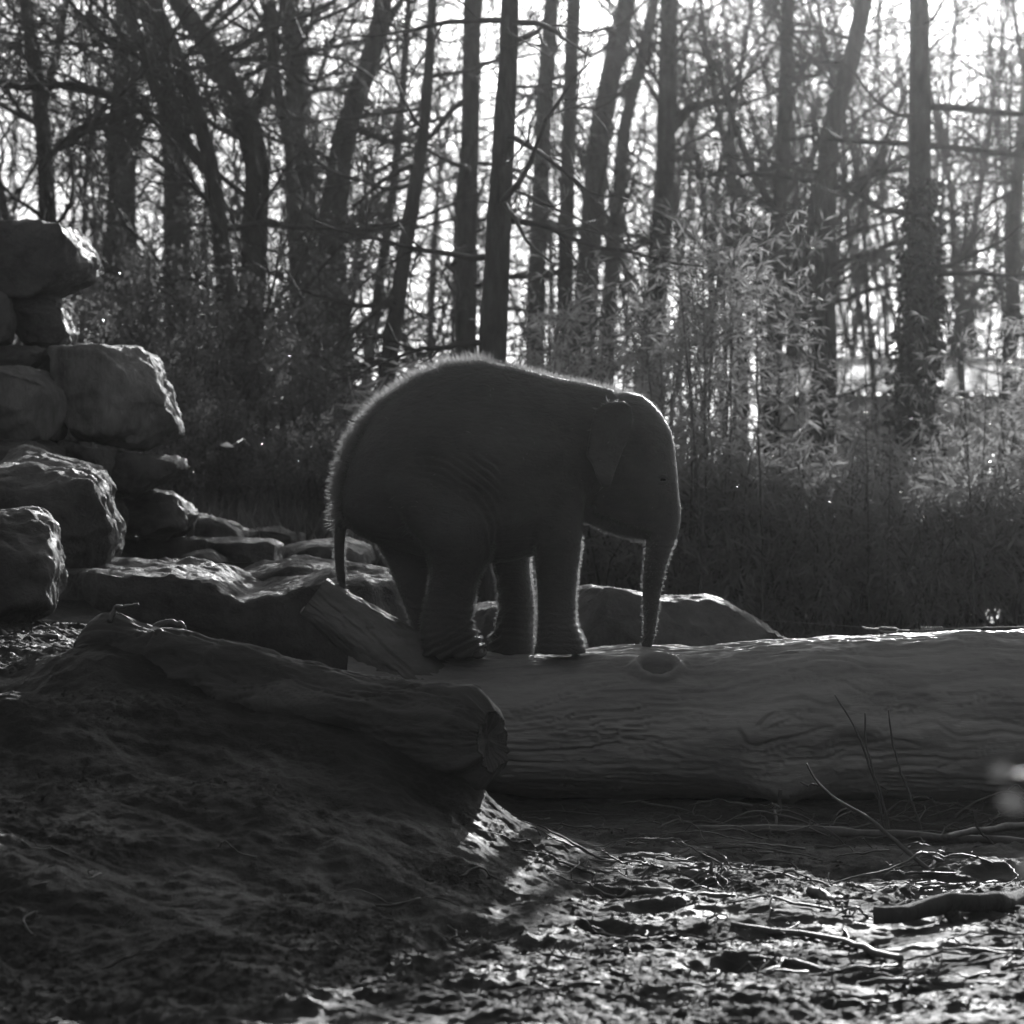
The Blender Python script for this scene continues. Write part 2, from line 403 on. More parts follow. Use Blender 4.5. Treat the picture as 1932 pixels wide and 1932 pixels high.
fl = [lp(150, 1200, 1330, 17.5), lp(175, 1168, 1370, 17.48), lp(215, 1163, 1390, 17.45), lp(300, 1186, 1420, 17.38), lp(420, 1214, 1440, 17.28), lp(540, 1234, 1450, 17.16), lp(640, 1258, 1458, 17.05),
      lp(740, 1276, 1474, 16.93), lp(840, 1288, 1488, 16.81), lp(900, 1298, 1490, 16.74), lp(935, 1308, 1484, 16.70)]
def cut(th):
    front = sstep(-.16, -.10, th / np.pi) * (1 - sstep(.40, .46, th / np.pi))
    return -0.03 * front + 0.03 * pn(np.cos(th) * 2, np.sin(th) * 2, 4.0) + 0.008 * pn(np.cos(th) * 9, np.sin(th) * 9, 1.0)
fo = obj('half_buried_log', log_mesh('half_buried_log', fl, 420, 170, M['logdark'], [(0.9, math.pi * .22 * .23, .14, -0.05, .9), (1.45, math.pi * -.05 * .23, .11, -.05, .8), (.45, math.pi * .3 * .23, .1, .05, .8), (0.12, math.pi * .45 * .23, .07, .05, .5), (1.1, -.02 * math.pi * .23, .16, .05, -.8), (.7, .05 * math.pi * .23, .1, -.05, .9)], 21.0, cut, 0.020, 20, 0.20))
tag(fo, 'dark rotting log half buried in the sand bank, its broken end ragged', 'log')

# ------------------------------------------------------------------ rocks
def laplace(V, E, it, lam=0.5):
    n = len(V); cnt = np.bincount(E.ravel(), minlength=n).astype(float)[:, None]
    for _ in range(it):
        acc = np.zeros_like(V)
        for k in range(3):
            acc[:, k] = np.bincount(E[:, 0], V[E[:, 1], k], n) + np.bincount(E[:, 1], V[E[:, 0], k], n)
        V = V + lam * (acc / np.maximum(cnt, 1) - V)
    return V
def remesh(V, Fc, voxel):
    """voxel union of closed pieces -> (verts, quads, edges)"""
    me = mesh('tmp', V, Fc, None); o = bpy.data.objects.new('tmp', me); COL.objects.link(o)
    md = o.modifiers.new('r', 'REMESH'); md.mode = 'VOXEL'; md.voxel_size = voxel
    dg = bpy.context.evaluated_depsgraph_get(); ev = o.evaluated_get(dg); m2 = ev.to_mesh()
    n = len(m2.vertices); v = np.zeros(n * 3); m2.vertices.foreach_get('co', v)
    e = np.zeros(len(m2.edges) * 2, int); m2.edges.foreach_get('vertices', e)
    q = np.zeros(len(m2.loops), int); m2.loops.foreach_get('vertex_index', q)
    ev.to_mesh_clear(); bpy.data.objects.remove(o); bpy.data.meshes.remove(me)
    return v.reshape(-1, 3), q.reshape(-1, 4), e.reshape(-1, 2)
def vnormals(V, Q):
    n = np.cross(V[Q[:, 2]] - V[Q[:, 0]], V[Q[:, 3]] - V[Q[:, 1]]); N = np.zeros_like(V)
    for k in range(4):
        for c in range(3): N[:, c] += np.bincount(Q[:, k], n[:, c], len(V))
    return norm(N)

ROCKS = []
def rock(poly, Y, depth, label, voxel=0.025, rough=1.0, lean=0.0, group=None, back=0.82, name='boulder', lift=0.0, mat='rock'):
    """an outline at distance Y given a real depth, then weathered"""
    P = np.array([at(px, py, Y) for px, py in poly]); n = len(P); c = P.mean(0)
    rings = []
    for f, sc, dz in ((0.0, 0.97, 0), (0.05, 1.0, 0), (0.75, 1.0, lift * .75), (1.0, back, lift)):
        r = c + (P - c) * sc; r[:, 1] = Y + depth * f + lean * (r[:, 2] - c[2]); r[:, 2] += dz; rings.append(r)
    V = np.concatenate(rings + [rings[0].mean(0)[None] - [[0, 0.03, 0]], rings[-1].mean(0)[None]])
    Fc = []
    for k in range(3):
        for i in range(n):
            j = (i + 1) % n; a, b = k * n, (k + 1) * n
            Fc += [[a + i, a + j, b + j], [a + i, b + j, b + i]]
    for i in range(n):
        j = (i + 1) % n; Fc += [[4 * n, j, i], [4 * n + 1, 3 * n + i, 3 * n + j]]
    V, Q, E = remesh(V, np.array(Fc), voxel)
    sd = len(ROCKS) * 3.7; gr = np.random.default_rng(900 + len(ROCKS))
    V = V.mean(0) + (V - V.mean(0)) * 1.05; cen = V.mean(0); ext = np.abs(V - cen).max(0)
    for nv in norm(gr.normal(size=(18, 3)) * [1, .8, 1.0]):        # broken faces
        pr_ = (V - cen) @ nv; dmax = pr_.max() * gr.uniform(.80, .97)
        V = V - np.maximum(0, pr_ - dmax)[:, None] * nv * .92
    V = laplace(V, E, 1, .3)
    N = vnormals(V, Q)
    x, y, z = V[:, 0], V[:, 1], V[:, 2]
    big = fbm(x * 1.8 + sd, y * 1.8, z * 1.8, 3)
    chip = np.abs(fbm(x * 4.5 + sd, y * 4.5, z * 6, 3))
    lay = pn(x * 1.2 + sd, y * 1.2, z * 9)
    d = rough * (0.03 * big - 0.06 * np.maximum(0, .2 - np.abs(fbm(x * 2.2 + sd, y * 2.2, z * 2.6, 2))) * 1.2 - 0.03 * chip + 0.014 * lay + 0.011 * fbm(x * 14, y * 14, z * 14, 3))
    V = V + N * d[:, None]
    cc = V.mean(0); cc[2] = V[:, 2].min()
    o = obj(name, mesh(name, V - cc, Q, M[mat])); o.location = cc
    tag(o, label, 'rock', group); ROCKS.append(o); return o

rock([(-60, 418), (60, 416), (118, 424), (148, 440), (156, 468), (148, 508), (128, 542), (60, 556), (-60, 562)], 25, 1.3, 'dark overhanging slab crowning the rock stack')
rock([(22, 568), (60, 556), (96, 556), (120, 585), (130, 640), (112, 652), (40, 654), (18, 610)], 25.1, 0.9, 'dark block directly under the crowning slab, end lit by sun')
rock([(-60, 562), (14, 556), (20, 600), (10, 648), (-60, 655)], 25.0, 0.9, 'dark stone at the edge of the stack beside the block under the slab')
rock([(-60, 650), (96, 652), (94, 672), (84, 704), (60, 698), (-60, 700)], 24.9, 0.9, 'thin flat stone wedged between blocks of the stack')
rock([(96, 657), (245, 659), (272, 670), (300, 738), (327, 815), (321, 842), (240, 846), (180, 832), (104, 815)], 24.6, 1.2, 'large pale streaked boulder with flat top jutting from the stack', mat='rock_pale')
rock([(-60, 692), (60, 696), (112, 728), (114, 780), (92, 832), (-60, 832)], 24.3, 1.0, 'big rounded grey block to the side of the pale streaked boulder', mat='rock_pale')
rock([(-60, 830), (30, 832), (95, 845), (125, 895), (120, 940), (-60, 950)], 24.0, 1.2, 'grey stone bedded under the rounded grey block')
rock([(98, 826), (150, 842), (212, 850), (210, 885), (196, 935), (150, 905), (108, 872)], 24.4, 1.1, 'wedge shaped stone under the pale streaked boulder')
rock([(206, 852), (330, 866), (352, 880), (310, 902), (270, 928), (186, 942), (200, 890)], 24.6, 1.0, 'thin ledge stone tapering to a point over the pool')
rock([(130, 900), (190, 935), (228, 944), (247, 985), (236, 1010), (140, 1012)], 24.6, 1.0, 'small stone under the ledge with a sunlit edge')
rock([(236, 936), (300, 930), (346, 950), (353, 970), (338, 1018), (222, 1018)], 24.9, 1.0, 'square stone standing beyond the pool edge')
rock([(330, 1018), (345, 985), (370, 974), (410, 979), (455, 1005), (462, 1030), (330, 1035)], 26.2, 0.8, 'dark domed boulder behind the pool')
rock([(190, 1008), (240, 1012), (380, 1015), (402, 1022), (420, 1062), (190, 1062)], 25.6, 0.8, 'long low stone edging the back of the pool', rough=.8)
rock([(378, 1018), (500, 1022), (524, 1030), (530, 1068), (430, 1068), (386, 1060)], 25.3, 0.9, 'flat sawn looking slab with a bright rim beside the pool', rough=.6)
rock([(336, 1052), (360, 1042), (400, 1040), (424, 1054), (430, 1075), (334, 1075)], 24.9, 0.5, 'small low rock in front of the flat slab', 0.02, .6)
rock([(445, 1030), (460, 1002), (520, 995), (560, 1008), (582, 1030), (520, 1040)], 27.2, 0.8, 'low rounded rock farthest back along the pool', rough=.8)
rock([(525, 1042), (560, 1032), (640, 1028), (690, 1044), (698, 1072), (600, 1074), (530, 1072)], 26.0, 1.2, 'wide flat pale slab behind the elephant tail', rough=.6, lift=.05)
rock([(-60, 880), (0, 872), (60, 884), (168, 908), (180, 930), (200, 1035), (186, 1090), (90, 1120), (-60, 1120)], 21.6, 1.5, 'angular boulder with sunlit top and crisp lit edge', 0.022, lift=.10)
rock([(-60, 978), (40, 973), (80, 992), (97, 1060), (82, 1155), (30, 1180), (-60, 1180)], 19.5, 1.0, 'rough dark boulder in front of the angular one', 0.018)
rock([(85, 1098), (180, 1086), (330, 1086), (390, 1096), (450, 1138), (560, 1118), (640, 1092), (720, 1108), (772, 1145), (800, 1280), (85, 1260)], 20.95, 1.7, 'long broad rock shelf running behind the logs', 0.024, .9, lift=.06)
rock([(400, 1110), (480, 1082), (560, 1068), (640, 1086), (740, 1108), (765, 1150), (760, 1200), (400, 1200)], 22.6, 1.2, 'smooth humped rock behind the long shelf', 0.026, .8, lift=.04)
rock([(1050, 1145), (1085, 1124), (1120, 1119), (1200, 1126), (1250, 1137), (1340, 1131), (1390, 1150), (1425, 1170), (1490, 1216), (1490, 1290), (1050, 1290)], 21.5, 1.5, 'low rock with bright top behind the pale log, under the trunk', 0.022, .8)
rock([(860, 1165), (920, 1152), (1060, 1156), (1075, 1190), (1075, 1300), (860, 1300)], 21.4, 1.2, 'rock seen between the elephant legs', 0.024, .8)

# ------------------------------------------------------------------ pond
wv = np.array([at(-700, 1060, 27.5)[:1].tolist() + [29.5], at(60, 1060, 24)[:1].tolist() + [22.9], at(620, 1060, 24)[:1].tolist() + [22.9], at(640, 1060, 28)[:1].tolist() + [29.5]])
WZ = 1.81 - (1066 - 850) / F * 25
pw = obj('pond', mesh('pond', np.array([[x, y, WZ] for x, y in ([-6.5, 29], [-4.0, 22.8], [-1.25, 22.8], [-1.25, 29])]), np.array([[0, 1, 2, 3]]), M['water'], False))
tag(pw, 'still pale pond between the rocks', 'water', kind='structure')
# ------------------------------------------------------------------ elephant
def E(cx, cy, y=0.0):                                   # points measured on an enlarged view of the animal
    px, py = 565.8 + cx * 0.4027, 636.5 + cy * 0.4027
    p = at(px, py, 20.0); return np.array([p[0], 20.0 + y, p[2]])
CS = 0.4027 * u20                                       # metres per unit of that view
def loft(rings):
    n = len(rings[0]); V = np.concatenate(rings + [rings[0].mean(0)[None], rings[-1].mean(0)[None]]); k = len(rings)
    a, b = np.meshgrid(np.arange(k - 1), np.arange(n), indexing='ij'); b2 = (b + 1) % n
    i = [a * n + b, a * n + b2, (a + 1) * n + b2, (a + 1) * n + b]
    T = np.concatenate([np.stack([i[0], i[1], i[2]], -1).reshape(-1, 3), np.stack([i[0], i[2], i[3]], -1).reshape(-1, 3)])
    j = np.arange(n); j2 = (j + 1) % n
    T = np.concatenate([T, np.stack([np.full(n, k * n), j2, j], -1), np.stack([np.full(n, k * n + 1), (k - 1) * n + j, (k - 1) * n + j2], -1)])
    # outward winding: positive signed volume
    vol = np.einsum('ij,ij->i', V[T[:, 0]] - V.mean(0), np.cross(V[T[:, 1]] - V.mean(0), V[T[:, 2]] - V.mean(0))).sum()
    return V, (T if vol > 0 else T[:, ::-1])
ANG = np.linspace(0, 2 * np.pi, 40, endpoint=False)
def spline(tab, n):
    tab = np.array(tab, float); d = np.concatenate([[0], np.cumsum(np.linalg.norm(np.diff(tab[:, :2], axis=0), axis=1))])
    t = np.linspace(0, d[-1], n); out = np.stack([np.interp(t, d, tab[:, i]) for i in range(tab.shape[1])], 1)
    for _ in range(3): out[1:-1] = .25 * out[:-2] + .5 * out[1:-1] + .25 * out[2:]
    return out
def limb(tab, n=40):
    """cx, cy, rx (view units), y (m), ry (m): rings stay level, as feet do"""
    R = []
    for cx, cyv, rx, y, ry in spline(tab, n):
        c = E(cx, cyv, y); R.append(np.stack([c[0] + rx * CS * np.cos(ANG), c[1] + ry * np.sign(np.sin(ANG)) * np.abs(np.sin(ANG)) ** .85, np.full(40, c[2])], 1))
    return loft(R)
pieces = []
body = [(180, 640, 830, .08), (200, 580, 870, .13), (235, 500, 900, .19), (280, 415, 930, .24), (340, 337, 960, .285), (430, 258, 990, .325), (550, 178, 1025, .36), (700, 120, 1050, .385), (850, 106, 1060, .39),
        (1000, 134, 1050, .375), (1150, 174, 1010, .335), (1260, 197, 930, .29), (1330, 211, 850, .26), (1400, 225, 780, .23), (1470, 245, 740, .20)]
tb = np.array(body, float); tx = np.linspace(180, 1470, 60)
R = []
for cx in tx:
    top, bot, hw = [np.interp(cx, tb[:, 0], tb[:, i]) for i in (1, 2, 3)]
    zc, hz = (E(0, top)[2] + E(0, bot)[2]) / 2, (bot - top) / 2 * CS
    sx, sz = np.cos(ANG), np.sin(ANG)
    w = hw * (1 - 0.16 * sz + 0.02 * np.cos(2 * ANG))  # fuller belly, narrower spine
    R.append(np.stack([np.full(40, E(cx, 0)[0]), 20 + w * np.sign(sx) * np.abs(sx) ** 0.92, zc + hz * np.sign(sz) * np.abs(sz) ** 0.95], 1))
pieces.append(loft(R))
head = [(258, 1500, 1560, .03), (272, 1450, 1600, .075), (300, 1405, 1640, .125), (350, 1370, 1690, .17), (430, 1345, 1736, .20), (520, 1335, 1758, .215), (620, 1335, 1770, .21), (700, 1335, 1772, .20), (770, 1335, 1776, .185),
        (830, 1340, 1782, .16), (880, 1400, 1777, .125), (930, 1560, 1760, .07)]
th_ = np.array(head, float)
R = []
for cyv in np.linspace(258, 930, 44):
    l, r, hw = [np.interp(cyv, th_[:, 0], th_[:, i]) for i in (1, 2, 3)]
    c = E((l + r) / 2, cyv)
    prof = np.cos(ANG); wid = hw * np.sign(np.sin(ANG)) * np.abs(np.sin(ANG)) ** 0.9 * (1 - 0.22 * prof)
    R.append(np.stack([c[0] + (r - l) / 2 * CS * prof, 20 + wid, np.full(40, c[2])], 1))
pieces.append(loft(R))
pieces.append(limb([(1430, 700, 70, 0, .13), (1440, 800, 80, 0, .13), (1500, 850, 62, 0, .11), (1565, 885, 48, 0, .085), (1612, 912, 34, 0, .06), (1634, 938, 14, 0, .03)]))   # jaw
trunk_t = [(1680, 640, 88, 0, .115), (1694, 740, 82, 0, .11), (1704, 820, 80, 0, .105), (1700, 900, 76, 0, .10), (1686, 970, 64, 0, .09), (1662, 1070, 52, 0, .072), (1652, 1160, 45, 0, .060), (1646, 1250, 38, 0, .050), (1641, 1350, 31, -.005, .041), (1634, 1405, 28, -.01, .036), (1626, 1438, 29, -.01, .034), (1622, 1456, 24, -.01, .028)]
pieces.append(limb(trunk_t, 60))
NY, FY = -.15, .15
front = [(1180, 560, 130, -.17, .10), (1185, 700, 150, -.19, .13), (1190, 860, 134, -.19, .14), (1204, 980, 106, -.18, .13), (1204, 1120, 94, -.17, .12), (1201, 1260, 88, -.16, .115), (1203, 1340, 90, -.16, .118), (1216, 1395, 106, NY, .13), (1222, 1440, 114, NY, .137), (1222, 1470, 112, NY, .135)]
pieces.append(limb(front, 60))
pieces.append(limb([(1080, 700, 150, .19, .13), (1020, 880, 130, .19, .135), (985, 1030, 95, .18, .125), (1004, 1140, 80, .17, .115), (1020, 1270, 84, .16, .11), (1012, 1350, 86, .15, .115), (995, 1430, 104, FY, .13), (992, 1500, 108, FY, .135)], 60))
pieces.append(limb([(560, 520, 200, -.20, .10), (620, 640, 265, -.235, .14), (675, 780, 250, -.265, .155), (728, 910, 198, -.26, .155), (752, 1010, 156, -.235, .145), (738, 1090, 122, -.20, .13), (716, 1170, 114, -.18, .125), (694, 1290, 116, -.17, .12), (692, 1350, 122, -.16, .125), (716, 1420, 142, -.155, .14), (728, 1466, 148, -.155, .145), (728, 1486, 144, -.155, .142)], 70))
pieces.append(limb([(440, 640, 190, .20, .13), (478, 820, 190, .22, .14), (505, 950, 165, .21, .135), (525, 1060, 122, .19, .125), (545, 1160, 102, .18, .115), (568, 1260, 86, .17, .11), (592, 1350, 80, .16, .11), (620, 1430, 96, .155, .125), (640, 1500, 106, .155, .13)], 60))
pieces.append(limb([(235, 600, 40, 0, .07), (212, 720, 42, 0, .07), (200, 800, 38, 0, .06), (190, 870, 31, 0, .045), (185, 950, 26, 0, .035), (186, 1060, 22, 0, .03), (194, 1130, 19, 0, .026), (200, 1180, 15, 0, .02)], 50))  # tail
# ears: a lobed flap standing a little off the neck
ear_o = [(1560, 380), (1550, 325), (1505, 298), (1425, 306), (1378, 335), (1352, 420), (1345, 500), (1333, 560), (1358, 582), (1380, 645), (1402, 690), (1425, 714), (1442, 706), (1470, 630), (1500, 570), (1525, 500), (1545, 440)]
eo = np.array(ear_o + [ear_o[0]], float); dd = np.concatenate([[0], np.cumsum(np.linalg.norm(np.diff(eo, axis=0), axis=1))])
tt = np.linspace(0, dd[-1], 72, endpoint=False); eo = np.stack([np.interp(tt, dd, eo[:, i]) for i in (0, 1)], 1)
ec = np.array([1480, 480.])
for sgn in (-1, 1):
    rings = []
    for f in (0.02, .3, .6, .85, 1.0):
        q = ec + (eo - ec) * f
        lift = .205 + .095 * np.clip((1545 - q[:, 0]) / 200, 0, 1) ** 0.8 + .014 * np.sin(q[:, 1] / 42 + q[:, 0] / 60) + .085 * np.clip((q[:, 1] - 300) / 400, 0, 1) * np.clip((1560 - q[:, 0]) / 120, 0, 1)
        rings.append(np.stack([E(0, 0)[0] + (q[:, 0]) * CS, 20 + sgn * lift, E(0, 0)[2] - q[:, 1] * CS], 1))
    outer = [r.copy() for r in rings]; inner = [r.copy() for r in rings[::-1]]
    for r in outer: r[:, 1] += sgn * .011
    for r in inner: r[:, 1] -= sgn * .011
    pieces.append(loft(outer + inner))
Vs, Ts, off = [], [], 0
for v, t in pieces: Vs.append(v); Ts.append(t + off); off += len(v)
V, Q, Ed = remesh(np.concatenate(Vs), np.concatenate(Ts), 0.0085)
V = laplace(V, Ed, 5)
N = vnormals(V, Q)
x, y, z = V[:, 0], V[:, 1] - 20, V[:, 2]
# folds of skin: flank sweeping round the thigh, rings at the ankles and down the trunk
hip = E(500, 1000); rr = np.hypot(x - hip[0], (z - hip[2]) * 1.05)
ex0 = E(0, 0)[0]; cxv = (x - ex0) / CS; cyv = (E(0, 0)[2] - z) / CS
flank = np.exp(-((rr - .62 / 1.0) / .14) ** 2) * sstep(420, 620, cxv) * (1 - sstep(900, 960, cxv)) * sstep(520, 620, cyv)
fold = np.sin(rr * 150 + 3 * fbm(x * 5, y * 5, z * 5, 2)) * flank
low = sstep(1180, 1300, cyv) * (cxv < 1400)
ank = np.sin(z * 190 + 2.5 * fbm(x * 6, y * 6, z * 6, 2)) * low * (1 - sstep(1420, 1470, cyv))
tr = sstep(850, 950, cyv) * (cxv > 1590); trk = np.sin(z * 210 + 1.5 * fbm(x * 9, y * 9, z * 9, 2)) * tr
wr = fbm(x * 14, y * 14, z * 40, 3)
V = V + N * (0.014 * fold + 0.0024 * ank + 0.0022 * trk + 0.0022 * wr + .006 * fbm(x * 3, y * 3, z * 3, 2))[:, None]
# soles follow the top of the log
LA = np.array(big_path)
lr = np.interp(V[:, 0], LA[:, 0], LA[:, 3]) * 1.01; lz = np.interp(V[:, 0], LA[:, 0], LA[:, 2])
floor = lz + np.sqrt(np.maximum(lr ** 2 - (V[:, 1] - 20) ** 2, 0.02)) - 0.012
foot = (cyv > 1380) & (cxv < 1400)
V[foot, 2] = np.maximum(V[foot, 2], floor[foot])
root = E(800, 1470)
eleph = empty('elephant', (root[0], 20, root[2]), 'young elephant with fuzzy sunlit back standing on the pale log, trunk down', 'elephant')
OR = np.array([root[0], 20, root[2]])
bo = obj('body', mesh('elephant_body', V - OR, Q, M['skin']), eleph)
# hair
pr = np.random.default_rng(3)
fc = V[Q].mean(1); fn = norm(N[Q].mean(1)); fcx = (fc[:, 0] - ex0) / CS; fcy = (E(0, 0)[2] - fc[:, 2]) / CS
wgt = 0.02 + 2.2 * sstep(.55, .95, fn[:, 2]) * (fcy < 700) + 2.0 * sstep(.5, .95, -fn[:, 0]) * (fcx < 500) * (fcy < 850) + 0.9 * sstep(.3, .8, np.abs(fn[:, 0])) * (fcy > 850) * (fcx < 1400)
wgt = wgt * (np.abs(fn[:, 1]) < .5) + .006
chin = (fcx > 1330) & (fcx < 1645) & (fcy > 780) & (fn[:, 2] < -.45) & (np.abs(fn[:, 1]) < .8); wgt = np.where(chin, 4.0, wgt)
wgt = np.where((fcx > 1600) & (fcx < 1640 + 400) & (fcy > 950), .4, wgt); wgt = np.where(fcy > 1440, 0, wgt)
wgt = wgt * (.6 + .8 * sstep(-.35, .45, fbm(fc[:, 0] * 9, fc[:, 1] * 9, fc[:, 2] * 9, 2)))
idx = pr.choice(len(fc), 36000, p=wgt / wgt.sum())
hp = fc[idx] - fn[idx] * 0.002 + pr.normal(size=(len(idx), 3)) * 0.003
hd = norm(fn[idx] + pr.normal(size=(len(idx), 3)) * 0.28 + np.array([-.12, 0, .12]) * (fcy[idx] < 700)[:, None])
rear = (fcx[idx] < 900)
hl = np.where(chin[idx], pr.uniform(.015, .045, len(idx)), np.where((fcy[idx] < 900), (.012 + .05 * pr.uniform(0, 1, len(idx)) ** 2) * np.where(rear, 1.25, np.where(fcx[idx] > 1500, .4, .75)), pr.uniform(.008, .022, len(idx))))
sd_ = norm(np.cross(hd, pr.normal(size=hd.shape))) * 0.0007
HV = np.stack([hp - sd_, hp + sd_, hp + hd * hl[:, None] * .55 + sd_ * .6, hp + hd * hl[:, None] + np.array([0, 0, -.003])], 1).reshape(-1, 3)
i = np.arange(len(hp))[:, None] * 4
obj('hair', mesh('elephant_hair', HV - OR, np.concatenate([i + np.array([[0, 1, 2]]), i + np.array([[0, 2, 3]])]), M['hair'], False), eleph)['kind'] = 'stuff'
def ellip(c, r, nu=14, nv=9):
    a = np.linspace(0, 2 * np.pi, nu, endpoint=False); b = np.linspace(-np.pi / 2, np.pi / 2, nv)[1:-1]
    rings = [np.stack([c[0] + r[0] * np.cos(a) * math.cos(t), c[1] + r[1] * np.sin(a) * math.cos(t), np.full(nu, c[2] + r[2] * math.sin(t))], 1) for t in b]
    return loft(rings)
from mathutils.bvhtree import BVHTree
bvh = BVHTree.FromPolygons([Vector(p) for p in V.tolist()], Q.tolist())
def skin_y(cx, cyv, side=-1):
    p = E(cx, cyv); h = bvh.ray_cast(Vector((p[0], 20 + side * 1.0, p[2])), Vector((0, -side, 0)))
    return h[0].y if h[0] else 20 + side * .15
for side in (-1, 1):
    ey = skin_y(1692, 668, side); p = E(1692, 668)
    e_ = obj('eye', mesh('eye', *[a if k else a - OR for k, a in enumerate(ellip(np.array([p[0], ey + side * -.004, p[2]]), (.019, .012, .013)))], M['eye']), eleph)
    for dz, nm in ((.012, 'upper_eyelid'), (-.010, 'lower_eyelid')):
        t = np.linspace(-1, 1, 9); P = np.stack([p[0] + .038 * t, ey + side * (.007 - .010 * t ** 2), p[2] + 1.5 * dz * (1.15 - t ** 2)], 1)
        v, q = tubes(P[None], (.011 * (1.15 - t ** 2))[None], 8); obj(nm, mesh(nm, v - OR, q, M['skin']), e_)
def toenails(cx, rx, y, ry, cyv):
    for a in (-1.05, -.55, -.05, .4):
        ang = a * 1.0
        c = E(cx, cyv); X = c[0] + rx * CS * math.cos(ang) * 1.0; Y = 20 + y + ry * math.sin(ang)
        v, t = ellip(np.array([0, 0, 0.]), (.009, .021, .021)); ca, sa = math.cos(ang), math.sin(ang)
        v2 = np.stack([X + v[:, 0] * ca - v[:, 1] * sa, Y + v[:, 0] * sa + v[:, 1] * ca, c[2] + v[:, 2]], 1)
        zf = float(np.interp(X, LA[:, 0], LA[:, 2]) + math.sqrt(max(.02, (np.interp(X, LA[:, 0], LA[:, 3]) * 1.01) ** 2 - (Y - 20) ** 2)))
        v2[:, 2] += max(0, zf + .012 - c[2])
        obj('toenail', mesh('toenail', v2 - OR, t, M['nail']), eleph)
toenails(1222, 106, NY, .128, 1448); toenails(728, 140, -.155, .135, 1466); toenails(992, 100, FY, .125, 1470); toenails(640, 98, .155, .12, 1475)
# tail tuft
tp = E(200, 1172); hd = norm(np.stack([pr.normal(0, .25, 160), pr.normal(0, .25, 160), -np.ones(160)], 1)); hb = tp + pr.normal(size=(160, 3)) * .012
v, f = leaves(hb, hd, pr.normal(size=(160, 3)), pr.uniform(.05, .11, 160), np.full(160, .003))
obj('tail_tuft', mesh('tail_tuft', v - OR, f, M['dark'], False), eleph)

# ------------------------------------------------------------------ trees
def walk(p0, d0, L, K, sig, bend, g):
    """curved branches: p0,d0 (B,3), L (B,), K segments, bend adds a vertical pull"""
    B = len(p0); st = g.normal(size=(B, K, 3)) * sig; st = np.cumsum(st, 1)
    k = np.linspace(0, 1, K)[None, :, None]
    d = norm(d0[:, None] + st + k * np.array([0, 0, 1.]) * np.asarray(bend).reshape(-1, 1, 1))
    P = np.concatenate([p0[:, None], p0[:, None] + np.cumsum(d * (L / K)[:, None, None], 1)], 1)
    return P
def children(P, R, per, lo, hi, spread, g):
    B, K, _ = P.shape; n = int(B * per)
    b = g.integers(0, B, n); t = g.uniform(lo, hi, n) * (K - 1); k = np.minimum(t.astype(int), K - 2); f = (t - k)[:, None]
    p = P[b, k] * (1 - f) + P[b, k + 1] * f; d = norm(P[b, k + 1] - P[b, k])
    r = R[b, k] * (1 - f[:, 0]) + R[b, k + 1] * f[:, 0]
    sdw = norm(np.cross(d, g.normal(size=(n, 3)))); a = g.uniform(spread[0], spread[1], n)[:, None]
    return p, norm(d * np.cos(a) + sdw * np.sin(a)), r, b
def taper(R0, K, end=0.25): return R0[:, None] * np.linspace(1, end, K + 1)[None]

